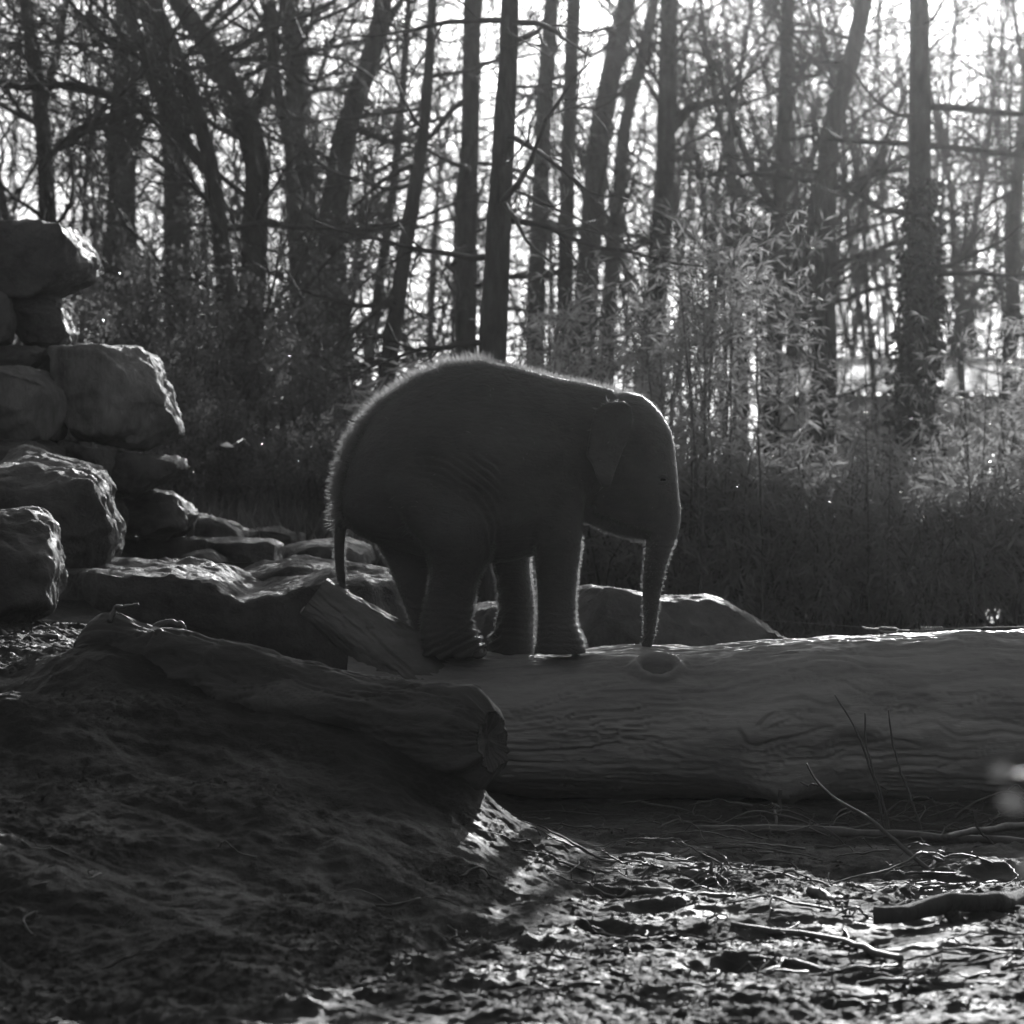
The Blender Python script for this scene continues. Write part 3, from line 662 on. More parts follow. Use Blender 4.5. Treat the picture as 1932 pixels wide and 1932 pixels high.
def tree(pts, Y, label, conifer=False, n1=34, L1=(1.2, 3.6), group='bare trees behind the rocks and shrubs', lo=1.6, seed=0, top=9.5, twigs=0.9, extra=(), ivy=0, lsub=9):
    """pts: (px, py, width px) up the trunk as measured; the rest of the trunk goes on beyond"""
    g = np.random.default_rng(100 + seed)
    W = [[*at(px, py, Y), wd / 2 / F * Y] for px, py, wd in pts]
    W.sort(key=lambda r: r[2]) if False else None
    b0 = W[0]; gz = float(ground_h(b0[0], Y, False)) - .15
    if b0[2] > gz + .2:
        d = np.array(W[1][:3]) - np.array(b0[:3]); d = d / max(d[2], .05); hh = b0[2] - gz
        W.insert(0, [b0[0] - d[0] * hh * .6, Y, gz, b0[3] * 1.35])
    e, e1 = np.array(W[-1]), np.array(W[-2]); d = (e - e1)[:3]; d = d / max(d[2], .05)
    hh = max(top - e[2], 1.0); W.append([*(e[:3] + d * np.array([.6, 1, 1]) * hh * .5), e[3] * .75]); W.append([*(e[:3] + d * np.array([.6, 1, 1]) * hh), e[3] * .35])
    A = resample(W, 60); A[:, 1] += .12 * fbm(A[:, 2] * .4 + seed, 3.3, 0, 2)
    o = empty('bare_tree', (A[0, 0], A[0, 1], gz), label, 'tree', group); OR = np.array([A[0, 0], A[0, 1], gz])
    v, q = tubes(A[None, :, :3], A[None, :, 3], 14)
    nn = norm(v - np.repeat(A[:, :3], 14, 0)); v = v + nn * (.06 * np.repeat(A[:, 3], 14) * 3 * fbm(v[:, 0] * 9, v[:, 1] * 9, v[:, 2] * 1.8, 3))[:, None] * .6
    parts_v, parts_q, off_ = [v], [q], len(v)
    limbs = []
    for ex in extra:                                    # forks and heavy limbs seen in the picture
        Wx = resample([[*at(px, py, Y), wd / 2 / F * Y] for px, py, wd in ex], 24)
        vx, qx = tubes(Wx[None, :, :3], Wx[None, :, 3], 10); parts_v.append(vx); parts_q.append(qx + off_); off_ += len(vx); limbs.append(Wx)
    tk = obj('trunk', mesh('trunk', np.concatenate(parts_v) - OR, np.concatenate(parts_q), M['bark']), o)
    # branches from the trunk and the limbs
    hi = min(top, CAMZ + (HY + 20) / F * Y); zs = np.where(g.uniform(size=n1) < .94, g.uniform(0, 1, n1) * (hi - lo) + lo, g.uniform(hi, top, n1))
    px_ = np.stack([np.interp(zs, A[:, 2], A[:, i]) for i in range(4)], 1)
    az = g.uniform(0, 2 * np.pi, n1); el = g.uniform(-.25, .3, n1) if conifer else g.uniform(.05, .95, n1)
    d0 = np.stack([np.cos(az) * np.cos(el), np.sin(az) * np.cos(el) * .75, np.sin(el)], 1)
    p0, r0 = px_[:, :3], np.minimum(px_[:, 3] * .42, g.uniform(.012, .036, n1))
    for Wx in limbs:
        m = lsub; k = g.integers(6, 24, m); p0 = np.concatenate([p0, Wx[k, :3]]); r0 = np.concatenate([r0, Wx[k, 3] * .5])
        d0 = np.concatenate([d0, norm(g.normal(size=(m, 3)) + [0, 0, .5])])
    n = len(p0); L = g.uniform(L1[0], L1[1], n) * np.clip((r0 / .035), .6, 1.2)
    P1 = walk(p0, d0, L, 8, .15, g.uniform(-.2, .45, n) if conifer else g.uniform(-.1, .6, n), g); R1 = taper(r0, 8, .22)
    p, d, r, b = children(P1, R1, 9 * twigs, .15, 1, (.4, 1.1), g); L2 = L[b] * g.uniform(.2, .5, len(b))
    P2 = walk(p, d, L2, 5, .16, g.uniform(-.35, .4, len(b)), g); R2 = taper(np.maximum(r * .55, .006), 5, .4)
    p, d, r, b2 = children(P2, R2, 5 * twigs, .1, 1, (.4, 1.2), g); L3 = g.uniform(.18, .6, len(b2))
    P3 = walk(p, d, L3, 2, .25, g.uniform(-.4, .4, len(b2)), g); R3 = taper(np.maximum(r * .5, .0042), 2, .6)
    Vv, Qq, k = [], [], 0
    for P, R, nsd in ((P1, R1, 6), (P2, R2, 3), (P3, R3, 3)):
        v, q = tubes(P, R, nsd); Vv.append(v); Qq.append(q + k); k += len(v)
    obj('crown', mesh('crown', np.concatenate(Vv) - OR, np.concatenate(Qq), M['twig']), o)
    if ivy:
        zz = g.uniform(gz, ivy, 2600) ; c = np.stack([np.interp(zz, A[:, 2], A[:, i]) for i in range(4)], 1); a = g.uniform(0, 2 * np.pi, len(zz))
        rad = np.stack([np.cos(a), np.sin(a), np.zeros(len(a))], 1); P = c[:, :3] + rad * (c[:, 3:4] + g.uniform(0, .06, (len(a), 1)))
        v, f = leaves(P, norm(rad * .5 + g.normal(size=P.shape) * .5 + [0, 0, -.5]), norm(rad + g.normal(size=P.shape) * .3), g.uniform(.05, .09, len(a)), g.uniform(.04, .07, len(a)))
        obj('ivy', mesh('ivy', v - OR, f, M['ivy'], False), tk)
    return o

tree([(92, 470, 36), (85, 300, 32), (75, 180, 30), (60, 60, 24), (45, 0, 22)], 40, 'slender forked tree behind the top of the rock stack', seed=1, extra=[[(84, 190, 20), (100, 130, 16), (115, 60, 14), (126, 0, 12), (132, -60, 9)]])
tree([(228, 480, 60), (228, 300, 54), (235, 180, 48), (241, 0, 46)], 47, 'straight thick tree beside the top of the rock stack', seed=2)
tree([(332, 450, 46), (326, 250, 44), (300, 100, 44), (278, 0, 42)], 50, 'thick trunk between the straight tree and the leaning fork', seed=3, n1=26)
tree([(415, 420, 32), (402, 320, 30), (365, 185, 28), (335, 100, 28), (300, 30, 26), (285, 0, 24)], 36, 'dark leaning tree that forks low like a V', seed=4, n1=22,
     extra=[[(398, 330, 24), (350, 270, 22), (308, 200, 20), (272, 120, 18), (262, 60, 15)], [(330, 110, 20), (240, 95, 17), (190, 70, 14), (168, 20, 11)], [(350, 265, 18), (260, 205, 16), (190, 170, 16), (110, 158, 15), (60, 168, 13), (0, 160, 12), (-60, 150, 10)], [(258, 206, 14), (200, 225, 12), (140, 245, 10), (95, 290, 7)]])
tree([(470, 640, 50), (480, 450, 50), (490, 300, 48), (465, 220, 46), (425, 150, 44), (390, 70, 40), (335, 10, 36)], 38, 'heavy dark trunk curving over towards the rock stack', seed=5, extra=[[(468, 225, 26), (500, 180, 22), (520, 100, 20), (512, 0, 18)]])
tree([(565, 470, 42), (556, 250, 40), (560, 100, 38), (545, 0, 36)], 46, 'upright rough trunk behind the curving one', seed=6, extra=[[(556, 330, 24), (535, 230, 20), (515, 120, 22), (511, 0, 20)]])
tree([(640, 680, 54), (625, 450, 50), (640, 300, 46), (665, 200, 42), (705, 100, 38), (725, 0, 34)], 42, 'stout trunk bowing towards the dark conifer', seed=7, extra=[[(655, 230, 20), (690, 250, 16), (740, 270, 12), (790, 250, 9)]])
tree([(725, 740, 34), (760, 500, 30), (780, 375, 27), (800, 250, 22), (812, 100, 18), (816, 0, 16)], 36, 'slim dark leaning trunk rising above the elephant rump', seed=8, conifer=True, n1=18)
tree([(688, 740, 22), (718, 520, 20), (742, 350, 17), (760, 180, 14)], 44, 'thinnest leaning stem beside the slim dark one', seed=9, n1=22)
tree([(880, 700, 40), (881, 450, 38), (888, 200, 34), (892, 0, 32)], 40, 'straight trunk just behind the dark ridged conifer', seed=10, conifer=True, n1=14, twigs=.7)
tree([(928, 720, 54), (938, 480, 50), (954, 200, 38), (963, 0, 32)], 29, 'dark ridged conifer trunk standing right behind the elephant', seed=11, conifer=True, lo=2.4, L1=(1.0, 2.6), n1=13, twigs=.6)
tree([(1012, 560, 34), (1026, 200, 30), (1042, 0, 28)], 50, 'hazy trunk close beside the dark ridged conifer', seed=12, conifer=True, n1=14)
tree([(1066, 540, 30), (1073, 250, 27), (1083, 0, 25)], 44, 'narrow straight conifer trunk above the shoulders of the elephant', seed=13, conifer=True, n1=16, twigs=.8)
tree([(1105, 560, 46), (1131, 250, 42), (1166, 75, 38), (1184, 0, 34)], 54, 'broad hazy leaning trunk over the bamboo', seed=14)
tree([(1150, 540, 28), (1180, 225, 25), (1226, 50, 22)], 58, 'thin hazy leaning trunk over the bamboo', seed=15, n1=22)
tree([(1236, 620, 40), (1256, 300, 36), (1262, 0, 32)], 46, 'hazy trunk with a low arching limb above the bamboo', seed=16, extra=[[(1245, 440, 20), (1185, 470, 16), (1110, 500, 14), (1040, 515, 11)], [(1258, 250, 26), (1300, 205, 20), (1350, 190, 15), (1400, 200, 10)]])
tree([(1456, 760, 34), (1471, 350, 30), (1481, 200, 27), (1487, 0, 25)], 44, 'bushy tree whose limbs fan out from a low fork', seed=17, n1=34, extra=[[(1465, 400, 16), (1420, 330, 14), (1385, 230, 12), (1350, 120, 9)], [(1470, 380, 14), (1530, 300, 12), (1580, 180, 9)]])
tree([(1556, 900, 48), (1558, 700, 44), (1556, 450, 40), (1563, 250, 38), (1611, 100, 34), (1632, 0, 30)], 42, 'trunk that kinks sideways high up, beside the pale building', seed=18)
tree([(1722, 900, 84), (1730, 700, 76), (1738, 560, 56), (1736, 300, 42), (1732, 0, 36)], 34, 'ivy clad conifer trunk in front of the pale building', seed=19, conifer=True, n1=9, lo=3.0, L1=(1.0, 2.2), ivy=4.2, twigs=.45, lsub=3,
     extra=[[(1735, 200, 16), (1800, 203, 14), (1880, 212, 12), (1990, 220, 9)], [(1735, 272, 12), (1640, 268, 10), (1560, 262, 7)], [(1738, 272, 14), (1830, 282, 12), (1980, 300, 9)], [(1725, 405, 12), (1660, 395, 10), (1590, 350, 6)]])
tree([(1903, 700, 28), (1910, 560, 26), (1917, 400, 24), (1932, 200, 20), (1945, 0, 16)], 48, 'far trunk half hidden beyond the ivy clad conifer', seed=20, conifer=True)
tree([(20, 480, 30), (-5, 350, 26), (-30, 240, 22), (-60, 100, 18)], 44, 'leaning tree at the edge behind the crowning slab', seed=21)
# far wood: reads as one mass of twigs
g = np.random.default_rng(77)
n = 290; bx = np.where(g.uniform(size=n) < .3, g.uniform(2, 12, n), g.uniform(-19, 17, n)); by = g.uniform(66, 88, n); bz = np.full(n, .6)
P0 = np.stack([bx, by, bz], 1); L0 = g.uniform(7, 12, n); d0 = norm(np.stack([g.normal(0, .12, n), g.normal(0, .12, n), np.ones(n)], 1))
P1 = walk(P0, d0, L0, 10, .04, np.zeros(n), g); R1 = taper(g.uniform(.025, .08, n), 10, .3)
p, d, r, b = children(P1, R1, 18, .3, 1, (.6, 1.3), g); P2 = walk(p, d, g.uniform(.8, 2.4, len(b)), 5, .14, g.uniform(-.2, .4, len(b)), g); R2 = taper(np.maximum(r * .35, .010), 5, .4)
p, d, r, b = children(P2, R2, 5, .1, 1, (.4, 1.2), g); P3 = walk(p, d, g.uniform(.3, .9, len(b)), 2, .2, g.uniform(-.3, .3, len(b)), g); R3 = taper(np.maximum(r * .5, .007), 2, .6)
Vv, Qq, k = [], [], 0
for P, R, nsd in ((P1, R1, 6), (P2, R2, 3), (P3, R3, 3)):
    v, q = tubes(P, R, nsd); Vv.append(v); Qq.append(q + k); k += len(v)
tag(obj('far_wood', mesh('far_wood', np.concatenate(Vv), np.concatenate(Qq), M['twig'])), 'hazy mass of bare woodland far behind', 'woodland', kind='stuff')

g = np.random.default_rng(78); n = 15000  # unseen leaf belt behind and beside the camera, added to cut low sky fill
a = np.where(g.uniform(size=n) < .62, g.uniform(math.radians(48), math.radians(180), n), -g.uniform(math.radians(30), math.radians(180), n)); r = g.uniform(25, 33, n); z_ = 10 * g.uniform(0, 1, n) ** .8 * (.75 + .25 * np.sin(a * 23) * np.sin(a * 9 + 1))
c = np.stack([np.sin(a) * r, 16 + np.cos(a) * r, z_], 1)
v, f = leaves(c, norm(g.normal(size=(n, 3))), g.normal(size=(n, 3)), g.uniform(.5, 1.1, n), g.uniform(.35, .7, n))
tag(obj('added_shade_wood', mesh('added_shade_wood', v, f, M['leaf_dark'], False)), 'dense evergreen wood added out of view to shade the fill light', 'woodland', kind='stuff')

# more far trees fill the gaps between the near trunks
for k, (px, wd, Y, ln) in enumerate([(1330, 11, 52, 90), (1400, 13, 55, -80), (1530, 10, 50, 100), (1650, 11, 54, -110), (1815, 12, 53, -90), (1990, 13, 52, -80), (850, 11, 54, 60), (600, 12, 55, -60), (150, 12, 53, 50)]):
    tree([(px, 760, wd), (px + ln * .15, 520, wd * .95), (px + ln * .2, 360, wd * .9), (px + ln * .65, 180, wd * .75), (px + ln, 0, wd * .6)], Y, 'slender bare tree deep in the wood behind the nearer trunks', seed=40 + k, n1=34, L1=(1.4, 3.6), twigs=.85, lo=3.4, group='slender trees deep in the wood')

# ------------------------------------------------------------------ shrubs and bamboo
def shrub_meshes(seed, rx, rz, n, L, asp, mat, droop, nst=14, up=.3):
    g = np.random.default_rng(seed)
    # stems fanning from the root, leaves clustered along twig ends
    a = g.uniform(0, 2 * np.pi, nst); s = g.uniform(.1, 1, nst)
    d0 = norm(np.stack([np.cos(a) * s * rx / rz, np.sin(a) * s * rx / rz, np.ones(nst)], 1))
    P1 = walk(np.zeros((nst, 3)) + g.normal(size=(nst, 3)) * [.08, .08, 0], d0, g.uniform(.7, 1.08, nst) * rz, 7, .10, np.full(nst, -.15), g); R1 = taper(g.uniform(.008, .018, nst), 7, .3)
    p, d, r, b = children(P1, R1, 7, .15, 1, (.4, 1.2), g); P2 = walk(p, d, g.uniform(.25, .55, len(b)) * rx, 4, .18, np.full(len(b), .1), g); R2 = taper(np.full(len(b), .004), 4, .5)
    v1, q1 = tubes(P1, R1, 5); v2, q2 = tubes(P2, R2, 3)
    k = g.integers(0, len(P2), n); t = g.integers(1, 5, n); c = P2[k, t] + g.normal(size=(n, 3)) * .05
    D = norm(norm(P2[k, t] - P2[k, t - 1]) * .6 + g.normal(size=(n, 3)) * .7 + [0, 0, -droop])
    v, f = leaves(c, D, norm(g.normal(size=(n, 3)) * .8 + [0, 0, 1]), g.uniform(.6, 1.25, n) * L, g.uniform(.7, 1.2, n) * L * asp)
    return mesh('stems', np.concatenate([v1, v2]), np.concatenate([q1, q2 + len(v1)]), M['twig']), mesh('foliage', v, f, mat, False)
def plant(kind, ms, X, Y, sc, label, group, rz, zs=1.0):
    o = empty(kind, (X, Y, float(ground_h(X, Y, False)) - .03), label, 'shrub' if 'shrub' in kind else 'bamboo', group)
    o.rotation_euler = (0, 0, rz); o.scale = (sc, sc, sc * zs)
    obj('stems' if 'shrub' in kind else 'culm', ms[0], o); obj('foliage', ms[1], o); return o

g = np.random.default_rng(42)
dark = [shrub_meshes(200 + k, .75, 2.3, 4200, .06, .5, M['leaf_dark'], .2, 18) for k in range(4)]
for k, (px, topy, Y) in enumerate([(150, 520, 31), (215, 470, 34), (290, 440, 35), (360, 470, 33), (430, 500, 34), (500, 560, 35), (560, 600, 33), (620, 640, 34), (680, 700, 33), (330, 640, 30.5), (420, 700, 30.5), (520, 760, 30.5), (600, 800, 30.5), (250, 760, 29.5), (740, 760, 34), (470, 430, 38), (380, 400, 39), (590, 520, 38)]):
    X = (px - HX) / F * Y; gz = float(ground_h(X, Y, False)); h = CAMZ - (topy - HY) / F * Y - gz
    plant('evergreen_shrub', dark[k % 4], X, Y, h / 2.4 if h > 1.2 else h / 2.2, 'dark glossy evergreen shrub in the thicket beyond the pool', 'evergreen shrubs beyond the pool', g.uniform(0, 6.28))
low = [shrub_meshes(300 + k, .65, 1.25, 1500, .19, .14, M['leaf_hedge'], .8, 16) for k in range(4)]
k = 0
for row, (Y, n, x0, x1) in enumerate([(29.3, 13, 1060, 1990), (30.3, 13, 1020, 2000), (31.5, 11, 1000, 2010), (32.5, 7, 720, 1050)]):
    for px in np.linspace(x0, x1, n) + g.uniform(-18, 18, n):
        X = (px - HX) / F * Y
        plant('dwarf_bamboo_shrub', low[k % 4], X, Y + g.uniform(-.3, .3), g.uniform(.72, 1.22) * (1.0 if row < 3 else 1.1), 'low leafy dwarf bamboo bush forming the hedge behind the log', 'dwarf bamboo hedge', g.uniform(0, 6.28)); k += 1
def bamboo_meshes(seed, H, n):
    g = np.random.default_rng(seed)
    P = walk(np.zeros((1, 3)), np.array([[g.normal(0, .03), g.normal(0, .03), 1.]]), np.array([H]), 16, .012, np.array([-.0]), g)
    R = np.full((1, 17), .011) * np.linspace(1, .35, 17)[None]; R[:, 2::3] *= 1.35
    v1, q1 = tubes(P, R, 6)
    p, d, r, b = children(P, R, 26, .28, 1, (.6, 1.1), g); d[:, 2] = np.abs(d[:, 2]); P2 = walk(p, norm(d), g.uniform(.2, .6, len(b)), 4, .12, np.full(len(b), -.5), g); R2 = taper(np.full(len(b), .003), 4, .5)
    v2, q2 = tubes(P2, R2, 3)
    k = g.integers(0, len(P2), n); t = g.integers(1, 5, n); D = norm(norm(P2[k, t] - P2[k, t - 1]) * .7 + g.normal(size=(n, 3)) * .45 + [0, 0, -.35])
    v, f = leaves(P2[k, t], D, norm(g.normal(size=(n, 3)) * .7 + [0, 0, 1]), g.uniform(.08, .16, n), g.uniform(.010, .016, n))
    return mesh('culm', np.concatenate([v1, v2]), np.concatenate([q1, q2 + len(v1)]), M['culm']), mesh('foliage', v, f, M['leaf_bamboo'], False)
bam = [bamboo_meshes(400 + k, 3.0, 260) for k in range(6)]
spots = [(px, g.uniform(500, 640) if px > 1030 else g.uniform(560, 650)) for px in g.uniform(1000, 1330, 30)] + [(px, g.uniform(400, 600)) for px in g.uniform(1320, 1520, 18)] + [(px, g.uniform(560, 700)) for px in g.uniform(1830, 1990, 14)] + [(px, g.uniform(600, 760)) for px in (1640, 1672, 1772, 1790, 1600, 1560)]
for k, (px, topy) in enumerate(spots):
    Y = g.uniform(28.8, 32.5); X = (px - HX) / F * Y; gz = float(ground_h(X, Y, False)); h = CAMZ - (topy - HY) / F * Y - gz
    plant('bamboo_plant', bam[k % 6], X, Y, h / 3.0, 'tall thin bamboo cane with narrow shining leaves above the hedge', 'bamboo canes above the hedge', g.uniform(0, 6.28))
# a pale leaf caught in the thicket
P = at(430, 840, 30.0)
v, f = leaves(np.array([[-.06, 0, 0]]), np.array([[1, 0, -.05]]), np.array([[-.3, -.7, .6]]), [.11], [.055])
v2, q2 = tubes(np.array([[[.03, 0, 0], [.06, .1, .02], [.08, .5, .05], [.1, .9, .0]]]), np.full((1, 4), .003), 5)
po = obj('pale_leaf', mesh('pale_leaf', np.concatenate([v, v2]), [f, q2 + 4], M['leaf_pale'], False)); po.location = at(430, 840, 28.6)
tag(po, 'single pale leaf on a twig in front of the dark evergreen thicket', 'leaf')

# dry grass and litter
def blades(n, xr, yr, L, lean, seed, dens=None):
    g = np.random.default_rng(seed); X = g.uniform(*xr, n); Y = g.uniform(*yr, n)
    if dens is not None: m = g.uniform(size=n) < dens(X, Y); X, Y = X[m], Y[m]
    Z = ground_h(X, Y, False) - .01; n = len(X)
    return leaves(np.stack([X, Y, Z], 1), norm(np.stack([g.normal(0, lean, n), g.normal(0, lean, n), np.ones(n)], 1)), g.normal(size=(n, 3)), g.uniform(.5, 1.3, n) * L, g.uniform(.006, .014, n))
v, f = blades(15000, (-3.4, -.4), (27.4, 32.5), .45, .55, 1, lambda X, Y: .25 + .75 * sstep(-.2, .4, fbm(X * 1.5, Y * 1.5, 0, 2)))
tag(obj('dry_grass', mesh('dry_grass', v, f, M['grass'], False)), 'dry wispy grass at the foot of the evergreen thicket', 'grass', kind='stuff')
v, f = blades(14000, (-.6, 4.4), (22.4, 29.2), .10, 1.2, 2)
tag(obj('ground_litter', mesh('ground_litter', v, f, M['leaf_dark'], False)), 'leaf litter and low weeds between the log and the hedge', 'leaf litter', kind='stuff')

# ------------------------------------------------------------------ pale building
def box(x0, x1, y0, y1, z0, z1):
    v = np.array([[x, y, z] for x in (x0, x1) for y in (y0, y1) for z in (z0, z1)])
    return v, np.array([[0, 1, 3, 2], [4, 6, 7, 5], [0, 4, 5, 1], [2, 3, 7, 6], [0, 2, 6, 4], [1, 5, 7, 3]])
YB = 60.0; xb0, xb1 = at(1478, 0, YB)[0], at(2300, 0, YB)[0]
zz = lambda py: CAMZ - (py - HY) / F * YB
bld = empty('low_building', (xb0, YB, .5), 'pale low flat roofed building seen through the bamboo', 'building'); OB = np.array([xb0, YB, .5])
def bpart(name, b, mat):
    v, f = box(*b); return obj(name, mesh(name, v - OB, f, mat, False), bld)
bpart('wall', (xb0 + .05, xb1 - .05, YB + .12, YB + 6, .4, zz(745)), M['wallgrey'])
v = np.array([[x, y, z] for x in (xb0 - .1, xb1 + .1) for y, z in ((YB - .25, zz(742)), (YB - .25, zz(738)), (YB + 3, 3.27), (YB + 3, 3.2))])
obj('roof', mesh('roof', v - OB, np.array([[0, 1, 2, 3], [4, 7, 6, 5], [0, 4, 5, 1], [1, 5, 6, 2], [2, 6, 7, 3], [3, 7, 4, 0]]), M['roof'], False), bld)
v, (q, t) = tubes(np.array([[[xb0 - .12, YB + 3.02, 3.27], [xb1 + .12, YB + 3.02, 3.27]]]), np.full((1, 2), .06), 16, True)
obj('ridge_cap', mesh('ridge_cap', v - OB, [q, t], M['roof']), bld)
bpart('rail', (xb0, xb1, YB + .0, YB + .115, zz(756), zz(750)), M['wallpaint'])
pw_ = (xb1 - xb0) / 6
for k in range(6):
    a = xb0 + k * pw_
    bpart('upper_panel', (a + .02, a + pw_ - .02, YB + .06, YB + .118, zz(798), zz(760)), M['wallgrey'])
    bpart('lower_panel', (a + .02, a + pw_ - .02, YB + .03, YB + .118, .45, zz(803)), M['wallpaint'])
ps = at(1515, 862, 56)
v, t = ellip(np.array([0, 0, .55]), (.19, .2, .62), 20, 14); v = v + norm(v - [0, 0, .4]) * (.03 * fbm(v[:, 0] * 5, v[:, 1] * 5, v[:, 2] * 5, 2))[:, None]
so = obj('standing_stone', mesh('standing_stone', v + [0, 0, .45], t, M['rock'])); so.location = (ps[0], 56, float(ground_h(ps[0], 56, False)) - .5 + .42)
tag(so, 'round topped dark shape in front of the pale building', 'rock')

# ------------------------------------------------------------------ sticks, twigs and branches
def stick(name, chains, label, group=None, mat='stick', cat='stick', sides=7, n=22, kink=.012, seed=0):
    """chains: list of arrays (x,y,z,r); the first is the main stem"""
    g = np.random.default_rng(500 + seed); Vv, Qq, Tt, k = [], [], [], 0
    o0 = np.array(chains[0][0][:3])
    for c in chains:
        A = resample(c, n); A[1:-1, :3] += np.cumsum(g.normal(size=(n - 2, 3)), 0) * kink * .25 * np.sin(np.linspace(0, np.pi, n - 2))[:, None]
        A[:, 3] *= 1 + (.12 if n < 40 else .025) * g.normal(size=n)
        v, (q, t) = tubes(A[None, :, :3], A[None, :, 3], sides, True); Vv.append(v); Qq.append(q + k); Tt.append(t + k); k += len(v)
    o = obj(name, mesh(name, np.concatenate(Vv) - o0, [np.concatenate(Qq), np.concatenate(Tt)], M[mat])); o.location = o0
    return tag(o, label, cat, group)
def onground(pts, lift=.0):
    out = []
    for px, py, r in pts:
        p = gp(px, py); rr = r * p[1] / F; out.append([p[0], p[1], p[2] + rr * .6 + lift, rr])
    return out
def inair(base, pts):
    Y = gp(*base[:2])[1]; b = gp(*base[:2]); out = [[b[0], Y, b[2] - .02, base[2] * Y / F]]
    for px, py, r in pts: p = at(px, py, Y - .02 * len(out)); out.append([*p, r * Y / F])
    return out
br = onground([(1648, 1758, 17), (1668, 1760, 17), (1690, 1758, 16), (1740, 1746, 17), (1790, 1736, 21), (1810, 1735, 18), (1850, 1730, 18), (1890, 1726, 21), (1932, 1718, 18), (2060, 1708, 16)], .012)
stub = [br[4][:3] + [.03], [br[4][0] + .03, br[4][1] - .05, br[4][2] - .06, .026]]
br = [[p[0], p[1], float(ground_h(p[0], p[1], False)) + .035 + p[3] * .8, p[3]] for p in br]
stick('thick_branch', [br, stub], 'thickest broken branch on the mud, sawn round end towards the log', sides=14, n=40, kink=.012, seed=1, cat='branch', mat='bark')
stick('wood_piece', [onground([(1205, 1686, 8), (1260, 1692, 10), (1320, 1698, 10), (1388, 1702, 6)])], 'split stick of wood with a pale flat side on lit mud', seed=2)
stick('wood_piece', [onground([(1530, 1690, 9), (1560, 1700, 11), (1592, 1712, 9)])], 'short stubby stick end lying on lit mud', seed=3)
stick('long_branch', [onground([(1380, 1752, 4), (1450, 1762, 6), (1540, 1772, 6), (1600, 1786, 7), (1700, 1822, 6)])], 'long thin dark branch curving over the lit mud', seed=4, cat='branch')
stick('long_branch', [onground([(1415, 1808, 4), (1470, 1822, 5), (1540, 1836, 5), (1590, 1840, 3)])], 'thin dark branch below the long curving one', seed=5, cat='branch')
stick('long_branch', [onground([(1310, 1572, 6), (1420, 1576, 8), (1550, 1580, 9), (1700, 1590, 9), (1850, 1598, 9), (1990, 1604, 8)])], 'straight dark pole lying in the shadow along the big log', seed=6, cat='branch')
stick('long_branch', [onground([(1780, 1612, 6), (1850, 1602, 7), (1940, 1584, 8), (2040, 1566, 8)], .05), onground([(1780, 1612, 5), (1760, 1640, 4), (1735, 1655, 3)])], 'raised bare branch with pale broken tip near the saplings', seed=7, cat='branch')
b1 = (1760, 1645, 5)
stick('leaning_twig', [inair(b1, [(1690, 1590, 4.5), (1640, 1550, 4), (1580, 1515, 3), (1540, 1480, 2.2), (1522, 1440, 1.6)]), [*inair(b1, [(1545, 1482, 2), (1510, 1475, 1.5)])[1:]]], 'long knobbly twig leaning up in front of the log', seed=8, cat='twig')
stick('thin_sapling', [inair((1672, 1580, 2.6), [(1655, 1500, 2.2), (1640, 1450, 2), (1628, 1405, 2), (1600, 1350, 1.6), (1574, 1310, 1.2)])], 'bare whip bending away, tallest of the three by the leaning twig', seed=9, cat='twig')
stick('thin_sapling', [inair((1682, 1582, 2.6), [(1668, 1520, 2.2), (1650, 1450, 2), (1634, 1390, 2.4), (1632, 1345, 1.4)])], 'bare whip with pale tip between the other two whips', seed=10, cat='twig')
stick('thin_sapling', [inair((1746, 1590, 2.6), [(1730, 1540, 2.4), (1708, 1480, 2.2), (1685, 1410, 2.0), (1676, 1340, 1.4)])], 'bare whip standing apart beside the leaning branch', seed=11, cat='twig')
stick('thin_sapling', [inair((1880, 1600, 2.5), [(1860, 1575, 2.2), (1846, 1550, 2.2), (1838, 1530, 2.6)])], 'short sunlit shoot by the raised bare branch', seed=12, cat='twig')
def lg(px, py, r, Y): p = at(px, py, Y); return [*p, r * Y / F]
stick('root_twig', [[lg(205, 1172, 4, 17.3), lg(222, 1148, 5, 17.35), lg(240, 1146, 4, 17.3), lg(262, 1140, 3, 17.3)]], 'crooked broken twig poking up from the half buried log top', seed=13, cat='twig')
stick('root_twig', [[lg(288, 1182, 4, 17.4), lg(320, 1166, 4, 17.4), lg(345, 1172, 3.5, 17.4), lg(352, 1200, 2, 17.4)]], 'arched twig hooked over the half buried log', seed=14, cat='twig')
stick('root_twig', [onground([(-30, 1196, 6), (40, 1206, 6), (110, 1215, 5)]), onground([(40, 1206, 3), (60, 1178, 3), (95, 1172, 2)])], 'forked branch lying beside the front boulder', seed=15, cat='branch')
stick('root_twig', [onground([(0, 1178, 4), (50, 1172, 3), (90, 1190, 2.5), (120, 1208, 2)])], 'thin bent twig lying beside the front boulder', seed=16, cat='twig')
stick('root_twig', [inair((1470, 1548, 3.5), [(1440, 1560, 3), (1468, 1530, 3.5), (1472, 1490, 4)]), inair((1470, 1548, 2.5), [(1420, 1520, 2), (1350, 1508, 2), (1300, 1520, 1.6)])[1:]], 'twiggy root hanging from the burl under the log', seed=17, cat='twig')
gg = np.random.default_rng(9)
